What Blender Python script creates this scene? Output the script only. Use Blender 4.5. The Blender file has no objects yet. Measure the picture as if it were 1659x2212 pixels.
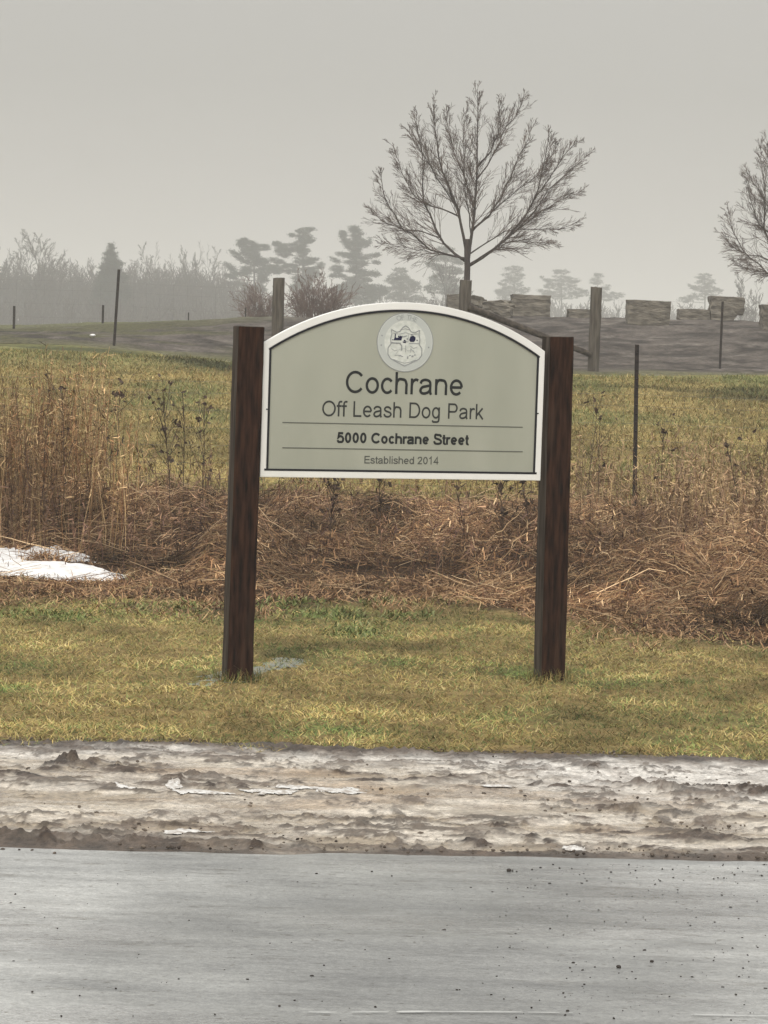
import bpy, bmesh, math, random
import numpy as np
from mathutils import Vector, Matrix, Euler

random.seed(7)
rng = np.random.default_rng(11)
R = math.radians
scn = bpy.context.scene
COL = scn.collection

# ------------------------------------------------------------------ camera
CAM_Z = 2.05
FOC = 5200.0                       # focal length in units of a 1659 x 2212 frame
FW, FH = 1659.0, 2212.0
PITCH = math.atan(391.0 / FOC)
ROLL = R(1.81)
cam_d = bpy.data.cameras.new('camera')
cam = bpy.data.objects.new('camera', cam_d)
COL.objects.link(cam)
cam_d.sensor_fit = 'VERTICAL'
cam_d.sensor_height = 36.0
cam_d.sensor_width = 27.0
cam_d.lens = FOC / FH * 36.0
cam_d.clip_start = 0.1
cam_d.clip_end = 6000
CAM_M = Matrix.Rotation(math.pi / 2 - PITCH, 3, 'X') @ Matrix.Rotation(ROLL, 3, 'Z')
cam.matrix_world = Matrix.Translation((0, 0, CAM_Z)) @ CAM_M.to_4x4()
scn.camera = cam

# ------------------------------------------------------------------ sky, sun, exposure
world = bpy.data.worlds.new('World')
scn.world = world
world.use_nodes = True
wn, wl = world.node_tree.nodes, world.node_tree.links
wn.clear()
w_out = wn.new('ShaderNodeOutputWorld')
w_bg = wn.new('ShaderNodeBackground')
w_tc = wn.new('ShaderNodeTexCoord')
w_sep = wn.new('ShaderNodeSeparateXYZ')
w_ramp = wn.new('ShaderNodeValToRGB')
w_noise = wn.new('ShaderNodeTexNoise')
w_mix = wn.new('ShaderNodeMixRGB')
wl.new(w_tc.outputs['Generated'], w_sep.inputs[0])
wl.new(w_sep.outputs['Z'], w_ramp.inputs[0])
# closed overcast: even near the horizon, brighter overhead as an overcast sky is
e = w_ramp.color_ramp.elements
e[0].position = 0.0;  e[0].color = (0.545, 0.522, 0.482, 1)
e[1].position = 1.0;  e[1].color = (1.85, 1.85, 1.82, 1)
for p, c in ((0.10, (0.475, 0.465, 0.432)), (0.22, (0.56, 0.555, 0.53)), (0.5, (1.20, 1.20, 1.17))):
    q = e.new(p); q.color = (*c, 1)
w_noise.inputs['Scale'].default_value = 1.3
w_noise.inputs['Detail'].default_value = 4
w_map = wn.new('ShaderNodeMapRange')
w_map.inputs[1].default_value = 0.3; w_map.inputs[2].default_value = 0.7
w_map.inputs[3].default_value = 0.96; w_map.inputs[4].default_value = 1.04
wl.new(w_tc.outputs['Generated'], w_noise.inputs['Vector'])
wl.new(w_noise.outputs[0], w_map.inputs[0])
w_mix.blend_type = 'MULTIPLY'; w_mix.inputs[0].default_value = 1
wl.new(w_ramp.outputs[0], w_mix.inputs[1])
wl.new(w_map.outputs[0], w_mix.inputs[2])
wl.new(w_mix.outputs[0], w_bg.inputs[0])
w_bg.inputs[1].default_value = 1.0
wl.new(w_bg.outputs[0], w_out.inputs[0])

sun_d = bpy.data.lights.new('sun', 'SUN')
sun = bpy.data.objects.new('sun', sun_d)
COL.objects.link(sun)
sun_d.energy = 1.5
sun_d.angle = R(50)
sun_d.color = (1.0, 0.97, 0.92)
sun.rotation_euler = Vector((0.25, 0.75, -0.75)).to_track_quat('-Z', 'Y').to_euler()

vs = scn.view_settings
vs.view_transform = 'Standard'
vs.look = 'None'
vs.gamma = 1
vs.use_curve_mapping = False
vs.exposure = 0.0
scn.cycles.max_bounces = 6
scn.cycles.volume_bounces = 1
scn.cycles.transparent_max_bounces = 8

# ------------------------------------------------------------------ pixel <-> place
def ray(px, py):
    d = CAM_M @ Vector(((px - FW / 2) / FOC, -(py - FH / 2) / FOC, -1.0))
    return d / d.y                      # reaches depth 1 along +Y

def at(px, py, Y):
    d = ray(px, py) * Y
    return Vector((d.x, Y, CAM_Z + d.z))

# ------------------------------------------------------------------ numpy noise
_lat = rng.random((512, 512))
def vnoise(x, y, seed=0):
    x = np.asarray(x, float) + seed * 17.31
    y = np.asarray(y, float) + seed * 9.77
    xi = np.floor(x).astype(int); yi = np.floor(y).astype(int)
    fx = x - xi; fy = y - yi
    fx = fx * fx * fx * (fx * (fx * 6 - 15) + 10); fy = fy * fy * fy * (fy * (fy * 6 - 15) + 10)
    g = lambda a, b: _lat[a & 511, b & 511]
    return ((g(xi, yi) * (1 - fx) + g(xi + 1, yi) * fx) * (1 - fy)
            + (g(xi, yi + 1) * (1 - fx) + g(xi + 1, yi + 1) * fx) * fy)

def fbm(x, y, seed=0, octs=4, gain=0.5):
    s = 0; a = 1; t = 0
    for k in range(octs):
        s = s + a * vnoise(x * 2 ** k, y * 2 ** k, seed + k * 3.1)
        t += a; a *= gain
    return s / t                        # about 0..1, mean 0.5

def sstep(a, b, x):
    t = np.clip((np.asarray(x, float) - a) / (b - a), 0, 1)
    return t * t * (3 - 2 * t)

# ------------------------------------------------------------------ terrain
_py = np.array([-400, -5, 5.5, 8.05, 8.5, 10.9, 12, 14, 17, 20, 22.5, 25, 30, 35, 40, 46, 50, 56])
_pz = np.array([.42, .42, .40, .32, .28, .11, .04, 0, -.02, .02, .10, .28, .55, .82, 1.10, 1.37, 1.48, 1.60])
_ty = np.linspace(-400, 56, 9121)
_tz = np.interp(_ty, _py, _pz)
_k = np.hanning(23); _k /= _k.sum()
_tz = np.convolve(np.pad(_tz, 11, 'edge'), _k, 'valid')
def crest(x):
    return np.interp(x, [-40, -12, -4.8, 0, 3.9, 7.2, 11.1, 30], [1.65, 1.79, 2.28, 2.52, 2.64, 2.67, 2.66, 2.5])
def H(x, y):
    x = np.asarray(x, float); y = np.asarray(y, float)
    z = np.interp(y, _ty, _tz)
    xs = x * 75 / np.maximum(y, 60)
    c = crest(xs)
    t = sstep(52, 76, y)
    z = z * (1 - t) + c * t
    d = sstep(78, 120, y)
    z = z * (1 - d) + (c - 1.5) * d
    d2 = sstep(150, 900, y)
    z = z * (1 - d2) + 0.2 * d2
    z = z + (fbm(x * 0.35, y * 0.35, 5, 3) - .5) * 0.16 * sstep(26, 45, y)
    z = z + (fbm(x * 0.9, y * 0.9, 8, 3) - .5) * 0.05 * sstep(11.2, 13, y)
    return z

def G(px, py, y0=5.0, y1=90.0):
    """where the sight line of a picture point meets the ground"""
    d = ray(px, py)
    ys = np.arange(y0, y1, 0.02)
    zz = CAM_Z + d.z * ys - H(d.x * ys, ys)
    i = int(np.argmax(zz < 0)) if (zz < 0).any() else len(ys) - 1
    Y = ys[i]
    return Vector((d.x * Y, Y, float(H(d.x * Y, Y))))

def line_of(pxy):
    pts = [G(a, b) for a, b in pxy]
    xs = np.array([p.x for p in pts]); ysv = np.array([p.y for p in pts])
    m, c = np.polyfit(xs, ysv, 1)
    return m, c
RM, RC = line_of([(0, 1836), (500, 1838), (1000, 1848), (1659, 1866)])
MM, MC = line_of([(0, 1600), (500, 1608), (1000, 1632), (1659, 1642)])
def road_edge(x):
    return RM * np.clip(x, -30, 30) + RC + (fbm(x * 1.6, x * 0 + 3.3, 21, 4) - .5) * 0.16
def mud_edge(x):
    return MM * np.clip(x, -30, 30) + MC + (fbm(x * 1.1, x * 0 + 7.3, 25, 4) - .5) * 0.42
print('edges', RM, RC, MM, MC)

# ------------------------------------------------------------------ object helpers
def tag(o, label=None, cat=None, group=None, kind=None):
    if label: o['label'] = label
    if cat: o['category'] = cat
    if group: o['group'] = group
    if kind: o['kind'] = kind
    return o

def link(name, me, mat=None, parent=None, loc=None):
    o = bpy.data.objects.new(name, me)
    if name in ('branchlets', 'seed_heads', 'crown', 'needles', 'twigs', 'stems', 'boughs', 'wire_mesh'): o['kind'] = 'stuff'
    COL.objects.link(o)
    if mat is not None and me is not None:
        me.materials.append(mat)
    if parent is not None: o.parent = parent
    if loc is not None: o.location = loc
    return o

def empty(name, loc, rotz=0.0):
    o = bpy.data.objects.new(name, None)
    COL.objects.link(o)
    o.empty_display_size = 0.2
    o.location = loc
    o.rotation_euler = (0, 0, rotz)
    return o

def np_mesh(name, V, F, col=None, smooth=False, attrs=None):
    V = np.ascontiguousarray(V, dtype=np.float32).reshape(-1, 3)
    F = np.ascontiguousarray(F, dtype=np.int32)
    n, k = F.shape
    me = bpy.data.meshes.new(name)
    me.vertices.add(len(V)); me.vertices.foreach_set('co', V.ravel())
    me.loops.add(n * k); me.loops.foreach_set('vertex_index', F.ravel())
    me.polygons.add(n); me.polygons.foreach_set('loop_start', np.arange(0, n * k, k, dtype=np.int32))
    if smooth: me.polygons.foreach_set('use_smooth', np.ones(n, bool))
    me.update(calc_edges=True)
    if col is not None:
        a = me.color_attributes.new('col', 'FLOAT_COLOR', 'POINT')
        c = np.ones((len(V), 4), np.float32); c[:, :3] = np.asarray(col).reshape(-1, 3)
        a.data.foreach_set('color', c.ravel())
    for nm, val in (attrs or {}).items():
        a = me.attributes.new(nm, 'FLOAT', 'POINT')
        a.data.foreach_set('value', np.asarray(val, np.float32).ravel())
    return me

def bm_mesh(name, bm, smooth=False):
    me = bpy.data.meshes.new(name)
    bmesh.ops.recalc_face_normals(bm, faces=bm.faces)
    bm.to_mesh(me); bm.free()
    if smooth:
        for p in me.polygons: p.use_smooth = True
    return me

def ribbons(P, W, side):
    """P (N,K,3), W (N,K) half widths, side (N,3) -> V, quads"""
    N, K, _ = P.shape
    off = side[:, None, :] * W[:, :, None]
    V = np.stack([P - off, P + off], axis=2)
    base = (np.arange(N) * K * 2)[:, None] + (np.arange(K - 1) * 2)[None, :]
    F = np.stack([base, base + 1, base + 3, base + 2], axis=-1).reshape(-1, 4)
    return V.reshape(-1, 3), F

def tubes(P, Rr, sides=3):
    N, K, _ = P.shape
    T = np.gradient(P, axis=1)
    T /= np.linalg.norm(T, axis=2, keepdims=True) + 1e-9
    mean = T.mean(axis=1)
    ref = np.where(np.abs(mean[:, 2:3]) < 0.8, np.array([[0, 0, 1.0]]), np.array([[1.0, 0, 0]]))[:, None, :]
    U = np.cross(T, np.broadcast_to(ref, T.shape)); U /= np.linalg.norm(U, axis=2, keepdims=True) + 1e-9
    B = np.cross(T, U)
    an = np.arange(sides) * 2 * math.pi / sides
    V = (P[:, :, None, :] + Rr[:, :, None, None] * (np.cos(an)[None, None, :, None] * U[:, :, None, :]
         + np.sin(an)[None, None, :, None] * B[:, :, None, :]))
    idx = np.arange(N * K * sides).reshape(N, K, sides)
    a = idx[:, :-1, :]; b = np.roll(a, -1, axis=2); c = idx[:, 1:, :]; d = np.roll(c, -1, axis=2)
    return V.reshape(-1, 3), np.stack([a, b, d, c], axis=-1).reshape(-1, 4)

def merge(parts):
    Vs, Fs, n = [], [], 0
    for V, F in parts:
        Vs.append(V); Fs.append(F + n); n += len(V)
    return np.concatenate(Vs), np.concatenate(Fs)

# ------------------------------------------------------------------ materials
def new_mat(name):
    m = bpy.data.materials.new(name)
    m.use_nodes = True
    nt = m.node_tree
    b = nt.nodes['Principled BSDF']
    return m, nt.nodes, nt.links, b

def noise_mat(name, c1, c2, scale=5.0, stretch=(1, 1, 1), rough=0.8, bump=0.0, bscale=None, detail=6,
              lo=0.35, hi=0.65, spec=0.3, c3=None, s3=None, objcoord=True, rough2=None):
    m, n, l, b = new_mat(name)
    tc = n.new('ShaderNodeTexCoord'); mp = n.new('ShaderNodeMapping')
    mp.inputs['Scale'].default_value = stretch
    l.new(tc.outputs['Object' if objcoord else 'Generated'], mp.inputs[0])
    nz = n.new('ShaderNodeTexNoise'); nz.inputs['Scale'].default_value = scale
    nz.inputs['Detail'].default_value = detail
    l.new(mp.outputs[0], nz.inputs['Vector'])
    r = n.new('ShaderNodeValToRGB')
    r.color_ramp.elements[0].position = lo; r.color_ramp.elements[0].color = (*c1, 1)
    r.color_ramp.elements[1].position = hi; r.color_ramp.elements[1].color = (*c2, 1)
    l.new(nz.outputs[0], r.inputs[0])
    out = r.outputs[0]
    if c3 is not None:
        n3 = n.new('ShaderNodeTexNoise'); n3.inputs['Scale'].default_value = s3
        n3.inputs['Detail'].default_value = 3
        l.new(mp.outputs[0], n3.inputs['Vector'])
        r3 = n.new('ShaderNodeValToRGB')
        r3.color_ramp.elements[0].position = 0.56; r3.color_ramp.elements[0].color = (0, 0, 0, 1)
        r3.color_ramp.elements[1].position = 0.70; r3.color_ramp.elements[1].color = (1, 1, 1, 1)
        l.new(n3.outputs[0], r3.inputs[0])
        mx = n.new('ShaderNodeMixRGB'); l.new(r3.outputs[0], mx.inputs[0])
        l.new(out, mx.inputs[1]); mx.inputs[2].default_value = (*c3, 1)
        out = mx.outputs[0]
    l.new(out, b.inputs['Base Color'])
    b.inputs['Roughness'].default_value = rough
    b.inputs['Specular IOR Level'].default_value = spec
    if rough2 is not None:
        mr = n.new('ShaderNodeMapRange'); mr.inputs[3].default_value = rough; mr.inputs[4].default_value = rough2
        mr.inputs[1].default_value = lo; mr.inputs[2].default_value = hi
        l.new(nz.outputs[0], mr.inputs[0]); l.new(mr.outputs[0], b.inputs['Roughness'])
    if bump:
        bn = n.new('ShaderNodeTexNoise'); bn.inputs['Scale'].default_value = bscale or scale * 3
        bn.inputs['Detail'].default_value = 5
        l.new(mp.outputs[0], bn.inputs['Vector'])
        bp = n.new('ShaderNodeBump'); bp.inputs['Strength'].default_value = 1.0
        bp.inputs['Distance'].default_value = bump
        l.new(bn.outputs[0], bp.inputs['Height']); l.new(bp.outputs[0], b.inputs['Normal'])
    return m

def attr_mat(name, rough=0.85, spec=0.2, noise=None, bump=None, rough_attr=None, trans=0.0):
    """base colour from the mesh's own colour attribute (the thing's own colouring), times fine noise"""
    m, n, l, b = new_mat(name)
    at_ = n.new('ShaderNodeAttribute'); at_.attribute_name = 'col'
    out = at_.outputs['Color']
    tc = n.new('ShaderNodeTexCoord')
    if noise:
        nz = n.new('ShaderNodeTexNoise'); nz.inputs['Scale'].default_value = noise[0]
        nz.inputs['Detail'].default_value = 6
        l.new(tc.outputs['Object'], nz.inputs['Vector'])
        mr = n.new('ShaderNodeMapRange'); mr.inputs[1].default_value = .3; mr.inputs[2].default_value = .7
        mr.inputs[3].default_value = noise[1]; mr.inputs[4].default_value = noise[2]
        l.new(nz.outputs[0], mr.inputs[0])
        mx = n.new('ShaderNodeMixRGB'); mx.blend_type = 'MULTIPLY'; mx.inputs[0].default_value = 1
        l.new(out, mx.inputs[1]); l.new(mr.outputs[0], mx.inputs[2]); out = mx.outputs[0]
    l.new(out, b.inputs['Base Color'])
    b.inputs['Roughness'].default_value = rough
    b.inputs['Specular IOR Level'].default_value = spec
    if rough_attr:
        ra = n.new('ShaderNodeAttribute'); ra.attribute_name = rough_attr
        l.new(ra.outputs['Fac'], b.inputs['Roughness'])
    if bump:
        bn = n.new('ShaderNodeTexNoise'); bn.inputs['Scale'].default_value = bump[0]
        bn.inputs['Detail'].default_value = 6
        l.new(tc.outputs['Object'], bn.inputs['Vector'])
        bp = n.new('ShaderNodeBump'); bp.inputs['Distance'].default_value = bump[1]
        l.new(bn.outputs[0], bp.inputs['Height']); l.new(bp.outputs[0], b.inputs['Normal'])
    return m

def plain(name, c, rough=0.6, spec=0.3):
    m, n, l, b = new_mat(name)
    b.inputs['Base Color'].default_value = (*c, 1)
    b.inputs['Roughness'].default_value = rough
    b.inputs['Specular IOR Level'].default_value = spec
    return m

M_blade = attr_mat('grass blades', 0.9, 0.1)
M_soil = attr_mat('turf soil', 0.95, 0.1, noise=(9, .6, 1.35), bump=(30, .02))
M_field = attr_mat('field soil', 0.95, 0.1, noise=(9, .55, 1.45), bump=(14, .05))
M_mud = attr_mat('wet slushy mud', 0.5, 0.45, noise=(42, .66, 1.28), bump=(60, .010), rough_attr='rough')
M_straw = attr_mat('dead straw', 0.8, 0.2)
M_twig = attr_mat('dark stems', 0.85, 0.1)
M_bark = noise_mat('maple bark', (.030, .022, .020), (.075, .058, .050), 14, (1, 1, .3), .9, .004, 60)
M_twigbark = noise_mat('twig bark', (.060, .040, .033), (.14, .098, .078), 3, rough=.9)
M_farbark = noise_mat('far bark', (.045, .038, .034), (.095, .08, .07), 2, rough=.95)
M_needle = noise_mat('pine needles', (.018, .026, .018), (.045, .056, .038), 1.2, rough=.9)
M_shrub = noise_mat('reddish shrub twigs', (.10, .062, .050), (.20, .135, .11), 2.5, rough=.9)
M_wood = noise_mat('stained wood', (.0075, .004, .0028), (.050, .0225, .013), 11, (3.5, 3.5, .42), .72, .003, 40,
                   c3=(.050, .030, .020), s3=3.0, spec=.08)
M_side = noise_mat('lighter grey post side', (.022, .016, .012), (.080, .064, .050), 9, (3.5, 3.5, .35), .8, .003, 40, spec=.15)
M_cut = noise_mat('weathered end grain', (.05, .04, .032), (.12, .10, .08), 20, (1, 1, 1), .85, .002, 80)
M_grey_wood = noise_mat('weathered grey timber', (.060, .050, .040), (.125, .108, .088), 8, (3, 3, .3), .9, .005, 30,
                        c3=(.035, .03, .024), s3=3)
M_dark_pole = noise_mat('dark wet pole', (.022, .016, .012), (.085, .068, .052), 7, (2, 2, 2), .85, .004, 20)
M_rust = noise_mat('dark brown steel', (.010, .008, .007), (.030, .020, .015), 20, rough=.6)
M_wire = plain('galvanised wire', (.13, .125, .11), .6)
M_stone = noise_mat('weathered limestone block', (.085, .074, .058), (.24, .212, .168), 2.6, (1, 1, 2.6), .92, .05, 7,
                    c3=(.06, .052, .042), s3=1.6)
M_white = noise_mat('white sign frame', (.78, .77, .73), (.86, .85, .81), 3, rough=.45, lo=.3, hi=.7)
M_panel = noise_mat('sage sign face', (.345, .352, .288), (.40, .404, .335), 2.6, (1.6, 1, .5), rough=.5, lo=.3, hi=.7)
M_black = plain('black vinyl', (.012, .012, .016), .5)
M_text1 = plain('near black vinyl', (.016, .018, .018), .5)
M_text2 = plain('charcoal vinyl', (.032, .034, .032), .5)
M_text3 = plain('grey vinyl', (.085, .088, .078), .5)
M_rule = plain('grey rule vinyl', (.115, .12, .10), .5)
M_seal = noise_mat('pale seal', (.56, .58, .53), (.68, .69, .64), 40, rough=.5)
M_ring = plain('seal ring grey', (.50, .52, .49), .5)
M_sealline = plain('seal outline', (.30, .31, .31), .5)
M_navy = plain('seal navy', (.010, .010, .045), .5)
M_snow = noise_mat('old snow', (.58, .55, .52), (.84, .83, .82), 11, rough=.55, bump=.02, bscale=14, spec=.4)
M_slush = noise_mat('dirty slush', (.34, .30, .26), (.62, .60, .57), 40, rough=.5, bump=.006, bscale=60, spec=.4, lo=.38, hi=.58)
M_ice = noise_mat('thin grey ice', (.10, .11, .075), (.20, .21, .17), 16, rough=.35, spec=.5)
M_clod = noise_mat('wet mud clods', (.030, .021, .016), (.17, .135, .105), 6, rough=.8)
M_crumb = noise_mat('dark crumbs', (.02, .017, .014), (.055, .045, .038), 30, rough=.9)

# ------------------------------------------------------------------ ground sheets
def xcols(core, step, far):
    inner = np.arange(-core, core + 1e-6, step)
    out = core * (far / core) ** (np.arange(1, 26) / 25)
    return np.concatenate([-out[::-1], inner, out])

def strip(name, fy0, fy1, xs, nt, mat, zfun, colfun, roughfun=None, tpow=1.0):
    t = (np.linspace(0, 1, nt) ** tpow)[:, None]
    X = np.broadcast_to(xs[None, :], (nt, len(xs)))
    a = fy0(xs)[None, :]; b = fy1(xs)[None, :]
    Y = a + (b - a) * t
    Z = zfun(X, Y)
    V = np.stack([X, Y, Z], -1).reshape(-1, 3)
    idx = np.arange(nt * len(xs)).reshape(nt, len(xs))
    F = np.stack([idx[:-1, :-1], idx[:-1, 1:], idx[1:, 1:], idx[1:, :-1]], -1).reshape(-1, 4)
    col = colfun(X, Y, Z).reshape(-1, 3)
    at_ = {'rough': roughfun(X, Y, Z).reshape(-1)} if roughfun else None
    me = np_mesh(name, V, F, col, smooth=True, attrs=at_)
    o = link(name, me, mat)
    tag(o, kind='structure')
    return o

def lerp3(c1, c2, t):
    return np.asarray(c1)[None, None, :] * (1 - t[..., None]) + np.asarray(c2)[None, None, :] * t[..., None]
def mixc(base, c, t):
    return base * (1 - t[..., None]) + np.asarray(c) * t[..., None]

# --- road
def road_material():
    m, n, l, b = new_mat('wet salted asphalt')
    tc = n.new('ShaderNodeTexCoord')
    def nz(scale, st, det=5, rough=.55):
        mp = n.new('ShaderNodeMapping'); mp.inputs['Scale'].default_value = st
        mp.inputs['Rotation'].default_value = (0, 0, R(-3))
        l.new(tc.outputs['Object'], mp.inputs[0])
        q = n.new('ShaderNodeTexNoise'); q.inputs['Scale'].default_value = scale
        q.inputs['Detail'].default_value = det; q.inputs['Roughness'].default_value = rough
        l.new(mp.outputs[0], q.inputs['Vector']); return q.outputs[0]
    def ramp(v, a, b_, ca, cb):
        r = n.new('ShaderNodeValToRGB')
        r.color_ramp.elements[0].position = a; r.color_ramp.elements[0].color = (*ca, 1)
        r.color_ramp.elements[1].position = b_; r.color_ramp.elements[1].color = (*cb, 1)
        l.new(v, r.inputs[0]); return r.outputs[0]
    def mul(a, b_, f=1.0):
        x = n.new('ShaderNodeMixRGB'); x.blend_type = 'MULTIPLY'; x.inputs[0].default_value = f
        l.new(a, x.inputs[1]); l.new(b_, x.inputs[2]); return x.outputs[0]
    broad = ramp(nz(.55, (1, 3.2, 1), 3), .32, .68, (.19, .19, .186), (.37, .367, .352))
    streak = ramp(nz(2.0, (1.0, 4.2, 1), 8, .74), .36, .64, (.70, .70, .70), (1.24, 1.24, 1.23))
    fine = ramp(nz(150, (1, 1, 1), 3), .3, .7, (.80, .80, .80), (1.15, 1.15, 1.15))
    scuff = ramp(nz(3.2, (1, 4.2, 1), 8, .75), .57, .66, (1, 1, 1), (.60, .58, .55))
    grain = ramp(nz(48, (1, 1.4, 1), 4, .7), .3, .7, (.74, .74, .74), (1.20, 1.20, 1.19))
    speck = ramp(nz(34, (1, 1.6, 1), 2, .4), .675, .74, (1, 1, 1), (.50, .47, .43))
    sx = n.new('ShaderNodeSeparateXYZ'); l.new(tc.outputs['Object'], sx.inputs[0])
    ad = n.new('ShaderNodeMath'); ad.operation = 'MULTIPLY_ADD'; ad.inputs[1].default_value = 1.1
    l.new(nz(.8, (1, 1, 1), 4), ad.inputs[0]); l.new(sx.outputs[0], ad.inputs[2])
    rs = n.new('ShaderNodeValToRGB')          # tone and sheen painted into the asphalt colour: darker middle, brighter sides
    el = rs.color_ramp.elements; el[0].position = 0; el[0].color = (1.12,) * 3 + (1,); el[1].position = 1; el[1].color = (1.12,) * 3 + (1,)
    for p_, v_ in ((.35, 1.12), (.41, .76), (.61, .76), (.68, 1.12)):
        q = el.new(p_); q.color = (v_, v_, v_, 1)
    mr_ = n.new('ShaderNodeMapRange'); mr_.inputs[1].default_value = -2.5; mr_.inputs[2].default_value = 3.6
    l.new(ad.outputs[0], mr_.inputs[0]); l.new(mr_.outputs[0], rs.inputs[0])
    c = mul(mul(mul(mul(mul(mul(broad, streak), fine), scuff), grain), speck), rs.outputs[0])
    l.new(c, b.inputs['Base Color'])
    rr = n.new('ShaderNodeMapRange'); rr.inputs[1].default_value = .35; rr.inputs[2].default_value = .65
    rr.inputs[3].default_value = .16; rr.inputs[4].default_value = .48
    l.new(nz(.5, (1, 2.6, 1), 4), rr.inputs[0]); l.new(rr.outputs[0], b.inputs['Roughness'])
    b.inputs['Specular IOR Level'].default_value = .5
    bp = n.new('ShaderNodeBump'); bp.inputs['Distance'].default_value = .0016
    l.new(nz(170, (1, 1, 1), 3), bp.inputs['Height']); l.new(bp.outputs[0], b.inputs['Normal'])
    return m
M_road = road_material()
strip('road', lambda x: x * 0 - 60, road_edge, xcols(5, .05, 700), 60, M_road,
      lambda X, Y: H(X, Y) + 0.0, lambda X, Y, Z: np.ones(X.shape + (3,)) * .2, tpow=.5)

# wet glint painted as a thin pale strip along the near edge of the view
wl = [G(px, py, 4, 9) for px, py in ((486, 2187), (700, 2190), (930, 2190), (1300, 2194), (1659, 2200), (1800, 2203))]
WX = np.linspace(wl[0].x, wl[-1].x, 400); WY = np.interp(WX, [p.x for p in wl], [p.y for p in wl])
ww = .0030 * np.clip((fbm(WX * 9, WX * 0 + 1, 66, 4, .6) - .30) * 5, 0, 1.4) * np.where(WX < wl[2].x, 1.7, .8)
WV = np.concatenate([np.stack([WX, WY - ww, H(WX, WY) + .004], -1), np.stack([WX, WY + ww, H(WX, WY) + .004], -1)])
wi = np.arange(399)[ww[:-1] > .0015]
tag(link('glint_line', np_mesh('glint_line', WV, np.stack([wi, wi + 1, wi + 401, wi + 400], -1)), plain('pale glint strip', (.42, .42, .40), .5)), kind='structure')

# --- muddy shoulder
lumps = []       # (x, y, rx, ry, height, darkness)
def lump(px, py, rx, ry, h, d=1.0):
    g = G(px, py); lumps.append((g.x, g.y, rx, ry, h, d))
for a in ((150, 1655, .10, .06, .045), (185, 1648, .09, .06, .04), (225, 1655, .08, .05, .03), (130, 1665, .07, .05, .03),
          (300, 1660, .07, .07, .035), (315, 1672, .08, .05, .03), (270, 1668, .05, .04, .02), (20, 1672, .09, .05, .02),
          (60, 1678, .08, .05, .02), (378, 1692, .05, .05, .03), (395, 1688, .04, .04, .03), (450, 1702, .06, .04, .022),
          (470, 1700, .05, .05, .02), (500, 1688, .06, .03, .016), (660, 1700, .05, .03, .018), (745, 1705, .05, .04, .022),
          (610, 1690, .05, .03, .014), (1045, 1785, .05, .04, .022), (1085, 1795, .04, .03, .014), (985, 1820, .06, .04, .024),
          (1005, 1826, .05, .03, .02), (1215, 1826, .06, .04, .026), (1150, 1815, .06, .04, .016), (870, 1690, .14, .03, .016),
          (800, 1688, .12, .03, .014), (940, 1683, .12, .03, .016), (760, 1672, .12, .02, .012), (1300, 1660, .05, .03, .008),
          (1500, 1700, .2, .05, .026), (1590, 1712, .2, .05, .03), (1640, 1720, .16, .05, .035), (1420, 1702, .2, .04, .018),
          (1250, 1700, .22, .03, .018), (1330, 1745, .15, .02, .016), (1290, 1795, .04, .03, .022), (1370, 1800, .05, .03, .014),
          (1470, 1815, .15, .03, .018), (1560, 1820, .15, .03, .016), (1600, 1840, .12, .03, .016), (1390, 1830, .1, .03, .016),
          (40, 1812, .2, .05, .02), (120, 1818, .2, .05, .022), (210, 1815, .12, .05, .02), (300, 1812, .1, .04, .018),
          (390, 1820, .12, .04, .018), (540, 1828, .03, .03, .015), (1280, 1770, .03, .02, .02)):
    lump(*a)
def ridge_pts():
    out = []
    for (x0, y0, x1, y1, w, h) in ((1150, 1672, 1660, 1738, .05, .022), (1180, 1692, 1335, 1722, .04, .02),
                                   (880, 1700, 1080, 1678, .04, .014), (1330, 1738, 1660, 1770, .04, .014),
                                   (0, 1688, 250, 1705, .04, .012), (1400, 1795, 1660, 1830, .05, .016),
                                   (560, 1700, 600, 1697, .03, .016), (640, 1722, 800, 1728, .03, .01),
                                   (760, 1765, 860, 1772, .03, .008), (960, 1795, 1140, 1815, .04, .012)):
        a, b = G(x0, y0), G(x1, y1)
        out.append((a.x, a.y, b.x, b.y, w, h))
    return out
ridges = ridge_pts()
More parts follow.
